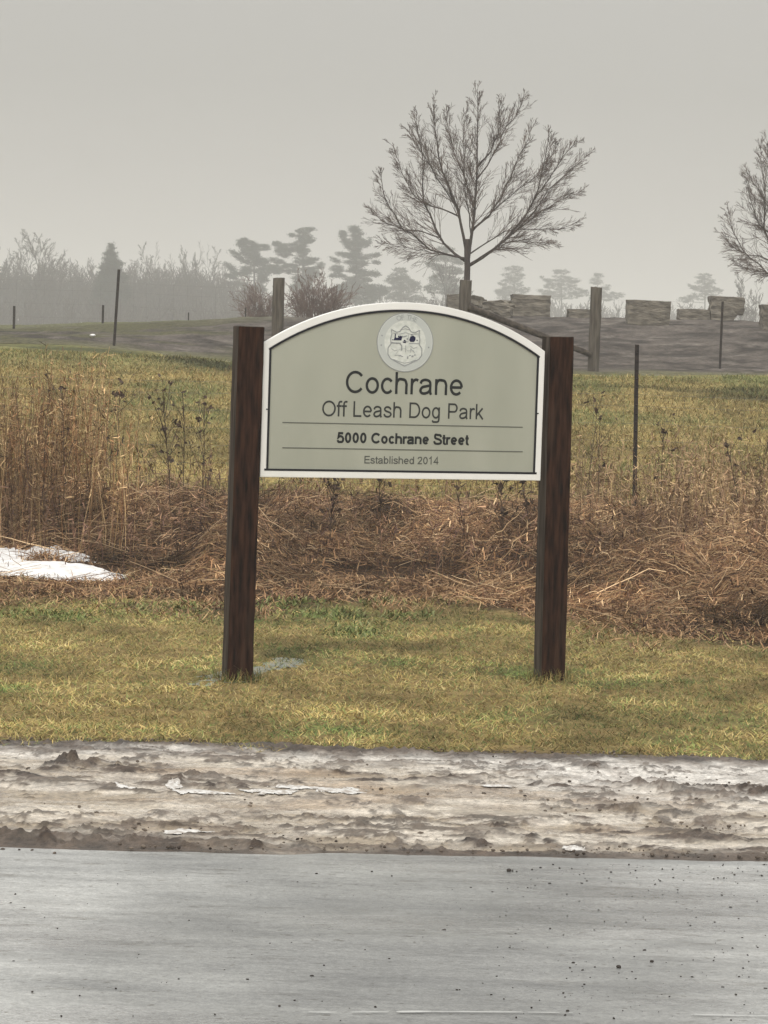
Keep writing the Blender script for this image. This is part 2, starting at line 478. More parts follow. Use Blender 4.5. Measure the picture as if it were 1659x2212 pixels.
def mud_fields(X, Y):
    a = road_edge(X[0])[None, :]; b = mud_edge(X[0])[None, :]
    t = (Y - a) / (b - a)
    wx = X + (fbm(X * 2, Y * 2, 31, 3) - .5) * .35
    wy = Y + (fbm(X * 1.5, Y * 3, 33, 3) - .5) * .22
    d = np.zeros(X.shape); hgt = np.zeros(X.shape)
    n1 = fbm(X * 22, Y * 20, 41, 4, .65)
    for (lx, ly, rx, ry, h, dk) in lumps:
        q = np.exp(-(((wx - lx) / rx) ** 2 + ((wy - ly) / (ry * 1.8)) ** 2))
        q = q * np.clip(2.6 * n1 - .62, 0, 2)
        hgt += h * .55 * q; d = np.maximum(d, np.clip(q * 1.9 - .12, 0, 1) * dk)
    for (x0, y0, x1, y1, w, h) in ridges:
        ux, uy = x1 - x0, y1 - y0; L2 = ux * ux + uy * uy
        s = ((wx - x0) * ux + (wy - y0) * uy) / L2
        dist = np.abs((wy - y0) - uy / ux * (wx - x0))
        q = np.exp(-(dist / (w * 2.0)) ** 2) * sstep(-.08, .1, s) * sstep(1.12, .9, s)
        q = q * np.clip(2.8 * fbm(X * 9, Y * 11, 43, 4, .6) - .7, 0, 2)
        hgt += h * q; d = np.maximum(d, np.clip(q * 1.25 - .15, 0, 1) * .85)
    # long shallow ruts along the road
    rut = fbm(X * 1.8 + 3, wy * 5.5, 45, 5, .55)
    rut2 = fbm(wx * 5.5, wy * 11, 47, 5, .66)
    hgt += (rut - .5) * .034 + (rut2 - .5) * .016 + (fbm(X * 24, Y * 24, 49, 4, .6) - .5) * .010
    streak = sstep(.54, .59, rut2 * .62 + rut * .38) * sstep(.30, .50, fbm(X * 1.1, Y * 1.8, 59, 3))
    blot = sstep(.55, .64, fbm(X * 15, Y * 9, 57, 5, .66)) * sstep(.40, .56, fbm(X * 1.7, Y * 2.4, 58, 3))
    d = np.maximum(d, streak * .85); d = np.maximum(d, blot * .8)
    hgt += (streak * .7 + blot) * .022 * np.clip(n1 - .2, 0, 1)
    edge = sstep(.845, .94, t + (fbm(X * 3, Y * 6, 51, 4, .6) - .5) * .20) + sstep(.085, .02, t + (fbm(X * 4, Y * 8, 53, 3) - .5) * .11)
    left = sstep(.2, -1.2, X)
    edge2 = sstep(.14 + .06, .03, t + (fbm(X * 7, Y * 9, 55, 3) - .5) * .2) * left * .8
    d = np.maximum(d, np.clip(edge, 0, 1) * .95); d = np.maximum(d, edge2)
    hgt += .018 * np.clip(edge, 0, 1) * n1
    fade = sstep(0, .03, t) * sstep(1, .97, t)
    return t, d, hgt * fade, rut, rut2
_mud = {}
def mud_z(X, Y):
    t, d, h, r1, r2 = mud_fields(X, Y)
    _mud['f'] = (t, d, h, r1, r2)
    return H(X, Y) + h
def mud_col(X, Y, Z):
    t, d, h, r1, r2 = _mud['f']
    tan = lerp3((.30, .24, .17), (.53, .46, .37), sstep(.35, .62, r1))
    bright = np.clip(sstep(.0, 1.2, X) * sstep(.35, .7, t) * .9 + sstep(.72, .9, t) * .65
                     + sstep(.58, .44, r2) * .25, 0, 1)
    c = mixc(tan, (.66, .62, .57), bright * .85)
    warm = sstep(.55, .72, fbm(X * 1.3, Y * 2.2, 61, 3)) * .5
    c = mixc(c, (.33, .22, .13), warm * (1 - bright))
    dark = lerp3((.014, .009, .006), (.075, .050, .034), fbm(X * 9, Y * 9, 63, 3))
    c = c * (1 - d[..., None]) + dark * d[..., None]
    mid = sstep(.48, .62, fbm(X * 9, Y * 8, 65, 5, .7)) * .38
    c = mixc(c, (.15, .112, .085), mid)
    return c
def mud_rough(X, Y, Z):
    t, d, h, r1, r2 = _mud['f']
    return np.clip(.22 + .5 * d + .5 * (r2 - .45), .14, .95)
strip('muddy_shoulder', road_edge, mud_edge, xcols(2.3, .0085, 700), 250, M_mud, mud_z, mud_col, mud_rough)

# --- grass verge
def verge_end(x): return x * 0 + 18.2
def weed_front(X):            # where the fallen mass begins, nearer in the middle left and on the right
    return np.interp(X, [-4, -2.4, -1.2, -.4, .6, 1.3, 1.8, 4], [17.8, 17.8, 17.5, 18.1, 18.5, 17.8, 16.9, 16.6]) + (fbm(X * 1.3, X * 0 + .5, 131, 4) - .5) * 1.5
def green_field(X, Y):
    g = np.clip((fbm(X * 1.1, Y * .9, 71, 4) - .52) * 2.2, 0, 1) * .6
    for (px, py, rx, ry, s) in GREENS:
        g = np.maximum(g, s * np.exp(-(((X - px) / rx) ** 2 + ((Y - py) / ry) ** 2)))
    return g
GREENS = []
for (px, py, rx, ry, s) in ((1120, 1455, .20, .3, .95), (850, 1433, .16, .2, .9), (40, 1440, .18, .35, .8), (15, 1490, .12, .25, .7),
                            (730, 1580, .30, .25, .8), (640, 1590, .2, .2, .6), (1340, 1478, .32, .2, .8), (1500, 1475, .15, .15, .7),
                            (1600, 1560, .3, .4, .6), (100, 1432, .12, .12, .6), (620, 1408, .25, .35, .8), (380, 1320, .6, .35, .75),
                            (130, 1335, .35, .3, .7), (700, 1330, .5, .5, .85), (790, 1370, .25, .4, .75), (1240, 1455, .12, .2, .8),
                            (1040, 1455, .15, .2, .5), (1450, 1600, .3, .2, .5), (900, 1340, .4, .5, .5), (520, 1340, .4, .35, .8)):
    g = G(px, py); GREENS.append((g.x, g.y, rx, ry, s))
def verge_col(X, Y, Z):
    c = lerp3((.15, .105, .045), (.25, .18, .075), fbm(X * 5, Y * 4, 73, 4))
    c = mixc(c, (.075, .08, .03), green_field(X, Y) * .8)
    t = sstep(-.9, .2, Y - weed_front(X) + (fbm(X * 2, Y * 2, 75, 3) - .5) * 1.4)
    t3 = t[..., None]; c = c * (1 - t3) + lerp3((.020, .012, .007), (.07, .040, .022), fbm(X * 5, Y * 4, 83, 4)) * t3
    e = sstep(.25, 0, Y - mud_edge(X[0])[None, :] + (fbm(X * 6, Y * 6, 77, 3) - .5) * .15)
    return mixc(c, (.05, .038, .03), e * .8)
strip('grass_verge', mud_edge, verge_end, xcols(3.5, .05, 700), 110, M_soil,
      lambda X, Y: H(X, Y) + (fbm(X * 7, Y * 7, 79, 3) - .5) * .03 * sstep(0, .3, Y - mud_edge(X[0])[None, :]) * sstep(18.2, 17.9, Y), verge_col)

# --- weedy strip ground, field, gravel hill, land beyond
_fe = [G(px, py, 30, 70) for px, py in ((-200, 738), (0, 741), (245, 754), (490, 781), (860, 800), (1240, 811), (1659, 812), (1900, 812))]
_fex = [p.x for p in _fe]; _fey = [p.y for p in _fe]
print('field end', _fex, _fey)
def field_end(x): return np.interp(x, _fex, _fey) + (fbm(x * .5, x * 0 + 1.7, 81, 4) - .5) * .8
def weed_col(X, Y, Z):
    c0 = lerp3((.15, .105, .045), (.25, .18, .075), fbm(X * 5, Y * 4, 73, 4))
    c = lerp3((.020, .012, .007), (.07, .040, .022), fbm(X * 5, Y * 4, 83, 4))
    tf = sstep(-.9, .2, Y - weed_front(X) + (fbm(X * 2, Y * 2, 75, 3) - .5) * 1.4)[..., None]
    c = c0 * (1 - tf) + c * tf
    t = sstep(22.5, 25.5, Y + (fbm(X * 1.2, Y * 1.2, 85, 3) - .5) * 2)
    return mixc(c, (.16, .125, .05), t)
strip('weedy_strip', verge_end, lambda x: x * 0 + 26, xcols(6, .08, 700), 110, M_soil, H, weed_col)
def fbands(X, Y):
    e = field_end(X) - Y
    left = sstep(1, -1, X)
    w = (fbm(X * .25, X * 0 + 4, 92, 3) - .5) * 1.2
    b = np.exp(-((e - 1.6) / 1.5) ** 2) * left * 1.1
    b = np.maximum(b, np.exp(-((e - 4.2 + w) / .8) ** 2) * (1 - left) * .8)
    b = np.maximum(b, np.exp(-((e - 6.6 - .55 * (X - 8) - w) / .9) ** 2) * sstep(4.0, 6.0, X) * .9)
    return np.clip(b * sstep(.22, .42, fbm(X * .5, Y * .6, 94, 3)), 0, 1)
def field_col(X, Y, Z):
    n1 = fbm(X * .9, Y * .55, 87, 5)
    c = lerp3((.165, .125, .045), (.30, .225, .085), sstep(.3, .7, n1))
    g = sstep(.56, .70, fbm(X * .5, Y * .35, 89, 4))
    c = mixc(c, (.12, .125, .045), g * .55)
    far = sstep(41, 46, Y)
    c = mixc(c, (.19, .19, .075), far * .6)
    return mixc(c, (.045, .05, .02), fbands(X, Y) * .85)
strip('field', lambda x: x * 0 + 26, field_end, xcols(11, .15, 700), 130, M_field,
      lambda X, Y: H(X, Y) + (fbm(X * 2.5, Y * 2.5, 93, 3) - .5) * .05 * sstep(26, 27, Y) * sstep(46, 45, Y), field_col)
def hill_col(X, Y, Z):
    c = lerp3((.036, .030, .026), (.108, .091, .078), sstep(.3, .7, fbm(X * 1.5, Y * .9, 95, 5, .6)))
    c = mixc(c, (.20, .175, .15), sstep(.58, .70, fbm(X * 2.2, Y * 1.6, 97, 5, .65)) * .6)
    left = sstep(-1.5, -6, X * 60 / Y)
    g = sstep(.42, .6, fbm(X * .35, Y * .5, 99, 4)) * left
    c = mixc(c, (.075, .072, .034), g * .9)
    c = mixc(c, (.13, .125, .06), sstep(3.4, 0, Y - field_end(X[0])[None, :]) * .7)
    top = sstep(70, 74, Y) * left
    c = mixc(c, (.125, .125, .062), top * .75)
    return mixc(c, (.15, .14, .08), sstep(80, 95, Y))
strip('gravel_hill', field_end, lambda x: x * 0 + 84, xcols(20, .25, 700), 110, M_field,
      lambda X, Y: H(X, Y) + (fbm(X * 1.6, Y * 1.6, 101, 4) - .5) * .12 * sstep(47.5, 52, Y) * sstep(84, 80, Y), hill_col)
strip('far_meadow', lambda x: x * 0 + 84, lambda x: x * 0 + 1500, xcols(30, 2, 1500), 90, M_field, H,
      lambda X, Y, Z: lerp3((.12, .11, .06), (.18, .16, .09), fbm(X * .1, Y * .1, 103, 3)), tpow=2.5)

# ------------------------------------------------------------------ park sign
pL = G(512, 1470); pR = G(1186, 1470)
ang = math.atan2(pR.y - pL.y, pR.x - pL.x)
SEP = (pR.xy - pL.xy).length
print('sign', pL, pR, math.degrees(ang), SEP)
sign = empty('park_sign', (pL.x, pL.y, 0.0), ang)
tag(sign, 'arched sage green and white park sign between two dark brown timber posts on the grass', 'sign')
SM = Matrix.Translation((pL.x, pL.y, 0)) @ Matrix.Rotation(ang, 4, 'Z')
SI = SM.inverted()
def S(px, py, yl=-0.05):
    """picture point -> u, v on the sign's own face"""
    o = SI @ Vector((0, 0, CAM_Z)); d = SI.to_3x3() @ ray(px, py)
    k = (yl - o.y) / d.y
    q = o + d * k
    return q.x, q.z
PW = .0755
def sign_post(u, ztop, lean, cutdx):
    bm = bmesh.new()
    nz = 24
    rings = []
    rnd = random.Random(int(u * 100) + 5)
    for k in range(nz + 1):
        z = -.35 + (ztop + .35) * k / nz
        s = PW + rnd.uniform(-.0012, .0012)
        off = lean * max(z, 0)
        c = .009
        pts = [(-s + c, -s), (s - c, -s), (s, -s + c), (s, s - c), (s - c, s), (-s + c, s), (-s, s - c), (-s, -s + c)]
        rings.append([bm.verts.new((x + off, y, z + (x * cutdx if k == nz else 0))) for x, y in pts])
    for a, b in zip(rings, rings[1:]):
        for i in range(8):
            bm.faces.new((a[i], a[(i + 1) % 8], b[(i + 1) % 8], b[i]))
    bm.faces.new(rings[-1]); bm.faces.new(rings[0][::-1])
    # end grain slot cap
    o = link('post', bm_mesh('post', bm), M_wood, sign, (u, 0, 0))
    o.data.materials.append(M_side)
    for p in o.data.polygons:
        if p.normal.x < -.9: p.material_index = 1  # left-facing side gets the lighter, greyer wood
    b2 = bmesh.new()
    vs_ = [b2.verts.new((x * (PW - .006) + lean * ztop, y * (PW - .006), ztop + .003 + x * PW * cutdx)) for x, y in ((-1, -1), (1, -1), (1, 1), (-1, 1))]
    r = b2.faces.new(vs_)
    ex = bmesh.ops.extrude_face_region(b2, geom=[r])
    for v in ex['geom']:
        if isinstance(v, bmesh.types.BMVert): v.co.z -= .008
    link('end_grain', bm_mesh('end_grain', b2), M_cut, o)
    return o
post_l = sign_post(0, (SI @ at(538, 706, pL.y)).z, .0066, .0)
post_r = sign_post(SEP, (SI @ at(1207, 728, pR.y)).z, -.0115, .02)
post_l['label'] = 'left post with a dark check at its top'
post_r['label'] = 'right post, redder brown with knots'

FY = -.048                                    # face plane of the panel in sign space
uL = S(565.5, 885, FY)[0]; uR = S(1173, 885, FY)[0]
v0 = (S(563, 1031, FY)[1] + S(1168, 1038, FY)[1]) / 2
vc = (S(568, 741, FY)[1] + S(1178, 759, FY)[1]) / 2
vt = S(868, 653, FY)[1]
uc = (uL + uR) / 2; hw = (uR - uL) / 2; rise = vt - vc
Rad = (hw * hw + rise * rise) / (2 * rise)
print('panel', uL, uR, v0, vc, vt, 'R', Rad)
def outline(ins_side, ins_top, ins_bot, n=48):
    """closed outline of the arched board, inset"""
    h = hw - ins_side; rr = Rad - ins_top
    cy = vt - Rad
    a0 = math.asin(h / rr)
    pts = [(uc - h, v0 + ins_bot), (uc + h, v0 + ins_bot)]
    pts += [(uc + rr * math.sin(a0 - 2 * a0 * i / n), cy + rr * math.cos(a0 - 2 * a0 * i / n)) for i in range(n + 1)]
    return pts
def prism(name, pts, y0, y1, mat, parent, bevel=0, hole=None):
    bm = bmesh.new()
    f0 = [bm.verts.new((u, y0, v)) for u, v in pts]; f1 = [bm.verts.new((u, y1, v)) for u, v in pts]
    n = len(pts)
    for i in range(n): bm.faces.new((f0[i], f0[(i + 1) % n], f1[(i + 1) % n], f1[i]))
    if hole is None:
        bm.faces.new(f0); bm.faces.new(f1[::-1])
    else:
        g0 = [bm.verts.new((u, y0, v)) for u, v in hole]; g1 = [bm.verts.new((u, y1, v)) for u, v in hole]
        for i in range(n):
            j = (i + 1) % n
            bm.faces.new((g0[i], g0[j], g1[j], g1[i]))
            bm.faces.new((f0[i], f0[j], g0[j], g0[i])); bm.faces.new((f1[i], f1[j], g1[j], g1[i]))
    bmesh.ops.recalc_face_normals(bm, faces=bm.faces)
    if bevel:
        eds = [ed for ed in bm.edges if abs(ed.verts[0].co.y - y0) < 1e-6 and abs(ed.verts[1].co.y - y0) < 1e-6 and len(ed.link_faces) == 2
               and abs(ed.link_faces[0].normal.dot(ed.link_faces[1].normal)) < .5]
        bmesh.ops.bevel(bm, geom=eds, offset=bevel, segments=2, affect='EDGES', profile=.6)
    return link(name, bm_mesh(name, bm), mat, parent)
IS, IT, IB = .036, .043, .038
frame = prism('frame', outline(0, 0, 0), FY, FY + .034, M_white, sign, .004, hole=outline(IS, IT, IB))
panel = prism('panel', outline(IS + .001, IT + .001, IB + .001), FY + .005, FY + .028, M_panel, sign)
# black line round the panel: four strips standing a little proud
LY0, LY1 = FY - .0015, FY + .012
B = .0115
def bar(name, u0, v0_, u1, v1_, mat, parent, y0=LY0, y1=LY1):
    return prism(name, [(u0, v0_), (u1, v0_), (u1, v1_), (u0, v1_)], y0, y1, mat, parent)
h_in = hw - IS
cy = vt - Rad; rr = Rad - IT
v_side = cy + math.sqrt((rr) ** 2 - h_in ** 2)
pts = []
a0 = math.asin((h_in + .006) / rr)
for i in range(49): pts.append((uc + rr * math.sin(-a0 + 2 * a0 * i / 48), cy + rr * math.cos(-a0 + 2 * a0 * i / 48)))
for i in range(49): pts.append((uc + (rr - B) * math.sin(a0 - 2 * a0 * i / 48), cy + (rr - B) * math.cos(a0 - 2 * a0 * i / 48)))
prism('border_line', pts, LY0, LY1, M_black, sign)
bar('border_line', uc - h_in - .012, v0 + IB, uc + h_in + .010, v0 + IB + B, M_black, sign)
bar('border_line', uc - h_in, v0 + IB + B, uc - h_in + B, v_side - .004, M_black, sign, LY0 + .0006)
bar('border_line', uc + h_in - B, v0 + IB + B, uc + h_in, v_side - .004, M_black, sign, LY0 + .0006)
for k, (px, py) in enumerate(((577, 884), (1162, 893))):
    u, v = S(px, py, FY)
    bar('screw', u - .006, v - .0035, u + .004, v + .0035, M_black, frame, FY - .003, FY + .006)

FACE = FY + .005
def ell(cx, cy, rx, ry, a0, a1, n=22):
    return [(cx + rx * math.cos(R(a0 + (a1 - a0) * i / n)), cy + ry * math.sin(R(a0 + (a1 - a0) * i / n))) for i in range(n + 1)]
def spl(pts, n=5):
    out = []; P = [pts[0]] + list(pts) + [pts[-1]]
    for i in range(1, len(P) - 2):
        for k in range(n):
            t = k / n; q = []
            for c in (0, 1):
                p0, p1, p2, p3 = (P[i + j][c] for j in (-1, 0, 1, 2))
                q.append(.5 * (2 * p1 + (p2 - p0) * t + (2 * p0 - 5 * p1 + 4 * p2 - p3) * t * t + (3 * p1 - p0 - 3 * p2 + p3) * t ** 3))
            out.append(tuple(q))
    return out + [tuple(pts[-1])]
def glyph(ch, w):
    """centre lines (cap height 1) and advance of a plain grotesque letter with stroke width w"""
    h = w / 2; xh = .725
    rx = .388 - .05 - h; ry = xh / 2 + .012 - h * .92; top = 1 - h * .9
    arch = [(.13, .40), (.16, .55), (.26, xh + .01 - h), (.40, xh + .012 - h), (.56, xh - .03 - h), (.635, .46), (.635, .3), (.635, 0)]
    bowl = lambda cx: ell(cx, xh / 2, .245, ry, 0, 360, 28)
    g = {
     'C': ([ell(.54, .5, .43 - h * .3, .512 - h, 38, 322)], 1.008), 'O': ([ell(.543, .5, .505 - h, .512 - h, 0, 360, 32)], 1.086),
     'D': ([[(.12 + h, h * .9), (.12 + h, top), (.5, top)] + ell(.5, .5, .45 - h, .5 - h * .9, 90, -90, 16) + [(.12 + h, h * .9)]], 1.008),
     'P': ([[(.12 + h, 0), (.12 + h, top), (.58, top)] + ell(.58, .70, .27 - h, .30 - h * .9, 90, -90, 12) + [(.12 + h, .40 + h * .9)]], .93),
     'L': ([[(.11 + h, 1), (.11 + h, h * .9), (.72, h * .9)]], .777),
     'E': ([[(.86, top), (.12 + h, top), (.12 + h, h * .9), (.88, h * .9)], [(.12 + h, .52), (.82, .52)]], .93),
     'S': ([spl([(.80, .70), (.74, .86), (.60, 1.01 - h), (.44, 1.01 - h), (.24, .93), (.15 + h * .3, .74), (.24, .60), (.45, .525), (.68, .45), (.82, .30), (.78, .14), (.62, h * .8), (.44, h * .6), (.2, .12), (.10, .32)])], .93),
     'o': ([ell(.388, xh / 2, rx, ry, 0, 360, 28)], .777), 'c': ([ell(.37, xh / 2, rx - .01, ry, 38, 322)], .698),
     'e': ([ell(.388, xh / 2, rx, ry, 0, 318), [(.10 + h * .5, xh / 2), (.388 + rx, xh / 2)]], .777),
     'a': ([spl([(.11, .50), (.17, .62), (.30, xh + .01 - h), (.44, xh + .005 - h), (.57, .60), (.605, .48), (.605, .25), (.615, .10), (.66, 0)]),
            spl([(.605, .42), (.40, .385), (.20, .33), (.11, .19), (.18, .075), (.32, h * .85), (.48, .10), (.58, .20), (.605, .30)])], .777),
     'h': ([[(.13, 0), (.13, 1)], spl(arch)], .777), 'n': ([[(.13, 0), (.13, xh)], spl(arch)], .777),
     'r': ([[(.13, 0), (.13, xh)], spl([(.13, .40), (.17, .56), (.27, xh - .01 - h), (.36, xh + .01 - h), (.45, xh - .03 - h)])], .465),
     'k': ([[(.13, 0), (.13, 1)], [(.14, .24), (.59, xh)], [(.29, .41), (.63, 0)]], .698),
     'f': ([spl([(.18, 0), (.18, .40), (.18, .78), (.22, .91), (.32, 1.015 - h), (.43, 1.0 - h)]), [(.02, xh - h * .9), (.39, xh - h * .9)]], .388),
     't': ([spl([(.19, .93), (.19, .5), (.19, .16), (.24, h), (.32, h * .7), (.38, h * .9)]), [(.02, xh - h * .9), (.37, xh - h * .9)]], .388),
     's': ([spl([(.58, .51), (.51, .62), (.36, xh + .01 - h), (.20, .64), (.12, .53), (.20, .43), (.36, .37), (.53, .31), (.60, .20), (.52, .09), (.35, h * .7), (.17, .09), (.08, .22)])], .698),
     'g': ([bowl(.36), [(.60, xh), (.60, 0)] + spl([(.60, -.02), (.57, -.17), (.46, -.285 + h), (.30, -.29 + h), (.16, -.22), (.11, -.12)])], .777),
     'd': ([bowl(.37), [(.63, 0), (.63, 1)]], .777), 'b': ([bowl(.40), [(.13, 0), (.13, 1)]], .777),
     'i': ([[(.155, 0), (.155, xh)], [(.155, .86), (.155, 1)]], .31), 'l': ([[(.155, 0), (.155, 1)]], .31),
     '0': ([ell(.388, .5, .33 - h, .505 - h, 0, 360, 28)], .777),
     '1': ([[(.16, .74), (.30, .84), (.43, 1.0), (.43, 0)]], .777),
     '2': ([spl([(.12, .70), (.18, .87), (.38, 1.0 - h), (.56, .90), (.63, .72), (.55, .54), (.35, .34), (.14, h)]) + [(.68, h)]], .777),
     '4': ([[(.52, 0), (.52, .96), (.07, .29), (.71, .29)]], .777),
     '5': ([[(.66, top), (.24, top)] + spl([(.16, .50), (.28, .60), (.44, .62), (.60, .53), (.67, .33), (.58, .12), (.38, h * .8), (.20, .10), (.11, .26)])], .777),
    }
    return g[ch]
def text_line(body, x0, x1, ycap, ybase, mat, w, parent):
    adv = [(.388 if c == ' ' else glyph(c, w)[1]) for c in body]
    total = sum(adv) - .12
    U0, V0 = S(x0, ybase[0], FACE); U1, V1 = S(x1, ybase[1], FACE)
    um, vm = S((x0 + x1) / 2, (ybase[0] + ybase[1]) / 2, FACE)
    cap = S((x0 + x1) / 2, ycap, FACE)[1] - vm
    sx = (U1 - U0) / total; pen = -.06
    for c, ad in zip(body, adv):
        if c != ' ':
            bm = bmesh.new()
            for si, pts in enumerate(glyph(c, w)[0]):
                pts = [Vector(p) for p in pts]
                pts = [p for i, p in enumerate(pts) if i == 0 or (p - pts[i - 1]).length > 1e-4]
                closed = (pts[0] - pts[-1]).length < .02 and len(pts) > 6
                if closed: pts = pts[:-1]
                n = len(pts); prev = None; first = None
                y = FACE - .0010 - .00025 * si
                for i in range(n):
                    a_ = pts[i - 1] if (i or closed) else None; b_ = pts[(i + 1) % n] if (i < n - 1 or closed) else None
                    d1 = (pts[i] - a_).normalized() if a_ is not None else (b_ - pts[i]).normalized()
                    d2 = (b_ - pts[i]).normalized() if b_ is not None else d1
                    t = (d1 + d2); t = t.normalized() if t.length > 1e-6 else d1
                    nn = Vector((-t.y, t.x)); k = w / 2 / max(.45, nn.dot(Vector((-d1.y, d1.x))))
                    pr = []
                    for q in (pts[i] + nn * k, pts[i] - nn * k):
                        pr.append(bm.verts.new((U0 + (pen + q.x) * sx, y, vm + q.y * cap)))
                    if prev: bm.faces.new((prev[0], prev[1], pr[1], pr[0]))
                    else: first = pr
                    prev = pr
                if closed: bm.faces.new((prev[0], prev[1], first[1], first[0]))
            link('letter', bm_mesh('letter', bm), mat, parent)
        pen += ad
text_line('Cochrane', 746, 999, 804, (850, 853), M_text1, .126, panel)
text_line('Off Leash Dog Park', 696, 1043, 869, (900.5, 904.5), M_text2, .122, panel)
text_line('5000 Cochrane Street', 728, 1011, 936, (957, 961), M_text1, .215, panel)
text_line('Established 2014', 786, 947, 986, (1001, 1003.5), M_text3, .15, panel)
for y0_, y1_ in ((913, 922.5), (967, 976)):
    a = S(610, y0_, FACE); b = S(1129, y1_, FACE); vm = (a[1] + b[1]) / 2
    bar('rule_line', a[0], vm - .0032, b[0], vm + .0032, M_rule, sign, FACE - .0012, FACE + .003)

# seal
su, sv = S(875, 739.5, FACE)
sr = (S(936, 740, FACE)[0] - S(814, 739, FACE)[0]) / 2
def disc(r0, r1=None, n=64, squash=1):
    return [(su + r0 * math.cos(2 * math.pi * i / n), sv + r0 * math.sin(2 * math.pi * i / n)) for i in range(n)]
seal = prism('seal', disc(sr), FACE - .002, FACE + .002, M_seal, sign)
seal['label'] = 'round pale seal with a shield'
prism('seal_rim', disc(sr * 1.0), FACE - .0025, FACE, M_sealline, seal, hole=disc(sr * .972))
prism('seal_ring', disc(sr * .955), FACE - .0024, FACE - .0018, M_ring, seal, hole=disc(sr * .735))
def seal_poly(name, pts, mat, y=.0030):
    return prism(name, [(su + x * sr, sv + z * sr) for x, z in pts], FACE - y, FACE - .0019, mat, seal)
def seal_line(name, pts, w, mat, y=.0034, closed=True):
    P = [Vector((x, z)) for x, z in pts]
    V, F = [], []
    n = len(P)
    for i in range(n if closed else n - 1):
        a, b = P[i], P[(i + 1) % n]
        d = (b - a).normalized(); q = Vector((-d.y, d.x)) * w
        k = len(V)
        for c in (a - q, b - q, b + q, a + q): V.append((su + c.x * sr, FACE - y, sv + c.y * sr))
        F.append((k, k + 1, k + 2, k + 3))
    me = bpy.data.meshes.new(name); me.from_pydata(V, [], F)
    return link(name, me, mat, seal)
shield = [(-.50, .42), (-.32, .33), (-.2, .36), (-.10, .50), (.0, .56), (.10, .50), (.2, .36), (.32, .33), (.50, .42),
          (.48, .28), (.52, .10), (.50, -.06), (.60, -.2), (.60, -.42), (.50, -.56), (.3, -.66), (0, -.80), (-.3, -.66),
          (-.50, -.56), (-.60, -.42), (-.60, -.2), (-.50, -.06), (-.52, .10), (-.48, .28)]
seal_line('shield_outline', shield, .016, M_sealline)
seal_line('shield_line', [(-.50, -.03), (-.2, -.03), (-.12, -.12), (-.12, -.28)], .02, M_sealline, closed=False)
seal_line('shield_line', [(.14, -.03), (.50, -.03)], .012, M_sealline, closed=False)
seal_line('shield_line', [(-.34, -.44), (-.2, -.24), (-.02, -.2), (.1, -.28), (.3, -.26), (.4, -.44)], .010, M_ring, closed=False)
seal_poly('emblem_mark', [(-.42, .06), (-.14, .06), (-.12, .14), (-.10, .22), (-.30, .14), (-.34, .16), (-.34, .28), (-.37, .28), (-.38, .14)], M_navy)
seal_poly('emblem_mark', [(-.14, .16), (-.1, .2), (.06, .24), (.06, .21), (-.02, .17)], M_sealline)
seal_poly('emblem_mark', [(-.08, -.01), (.02, -.03), (.04, .05), (-.04, .09)], M_navy)
seal_poly('emblem_mark', [(.14, .08), (.18, .02), (.30, .02), (.36, .08), (.36, .18), (.28, .24), (.18, .20)], M_navy)
for (x, z, w, h) in ((-.36, -.46, .14, .03), (-.22, -.48, .1, .05), (-.12, -.50, .06, .04), (.08, -.56, .05, .1), (.15, -.46, .07, .04),
                     (.24, -.50, .07, .07), (.33, -.44, .06, .05)):
    seal_poly('emblem_mark', [(x, z), (x + w, z + .01), (x + w, z + h), (x, z + h * .8)], M_sealline)
for pts_, w_ in (([(-.44, .30), (-.2, .27), (0, .33), (.2, .27), (.44, .30)], .009), ([(-.46, .0), (-.30, -.06), (-.14, -.02)], .008),
                 ([(.02, -.10), (.02, -.34)], .008), ([(.18, -.12), (.30, -.20), (.44, -.14)], .008), ([(-.48, -.22), (-.36, -.30), (-.26, -.26)], .008),
                 ([(-.40, -.58), (-.2, -.66), (0, -.70), (.2, -.66), (.40, -.58)], .009), ([(-.14, .42), (0, .46), (.14, .42)], .010),
                 ([(.10, .27), (.10, .02), (-.10, .02)], .008), ([(.2, -.34), (.2, -.2), (.34, -.34)], .008)):
    seal_line('crest_line', pts_, w_, M_sealline, closed=False)
for (x, z, w, h) in ((-.26, .17, .05, .05), (-.20, .15, .04, .07), (.20, .24, .05, .03), (.40, .06, .04, .04), (-.46, .06, .03, .03), (.05, .10, .04, .03)):
    seal_poly('emblem_mark', [(x, z), (x + w, z), (x + w, z + h), (x, z + h)], M_navy)
for adeg in (166, 188, -10):                       # small dots in the ring
    a = R(adeg); x, z = .85 * math.cos(a), .85 * math.sin(a)
    seal_poly('ring_mark', [(x + .03 * math.cos(R(k * 60)), z + .03 * math.sin(R(k * 60))) for k in range(6)], M_sealline)
def ring_letter(ch, adeg, size=.17):
    cu = bpy.data.curves.new('l', 'FONT'); cu.body = ch; cu.size = size * sr / .7; cu.align_x = 'CENTER'; cu.resolution_u = 2
    tmp = bpy.data.objects.new('tmp', cu); COL.objects.link(tmp)
    me = bpy.data.meshes.new_from_object(tmp.evaluated_get(bpy.context.evaluated_depsgraph_get()))
    bpy.data.objects.remove(tmp)
    a = R(adeg - 90); c, s = math.cos(a), math.sin(a)
    rad = .77 * sr
    for v in me.vertices:
        x, y = v.co.x, v.co.y + rad
        v.co = (su + x * c - y * s, FACE - .0032, sv + x * s + y * c)
    link('ring_letter', me, M_sealline2, seal)
M_sealline2 = plain('seal letter grey', (.33, .345, .335), .5)
for ch, a in (('O', 107), ('F', 98), ('T', 84), ('H', 75), ('E', 66)):
    ring_letter(ch, a)

pL0, pR0 = pL, pR
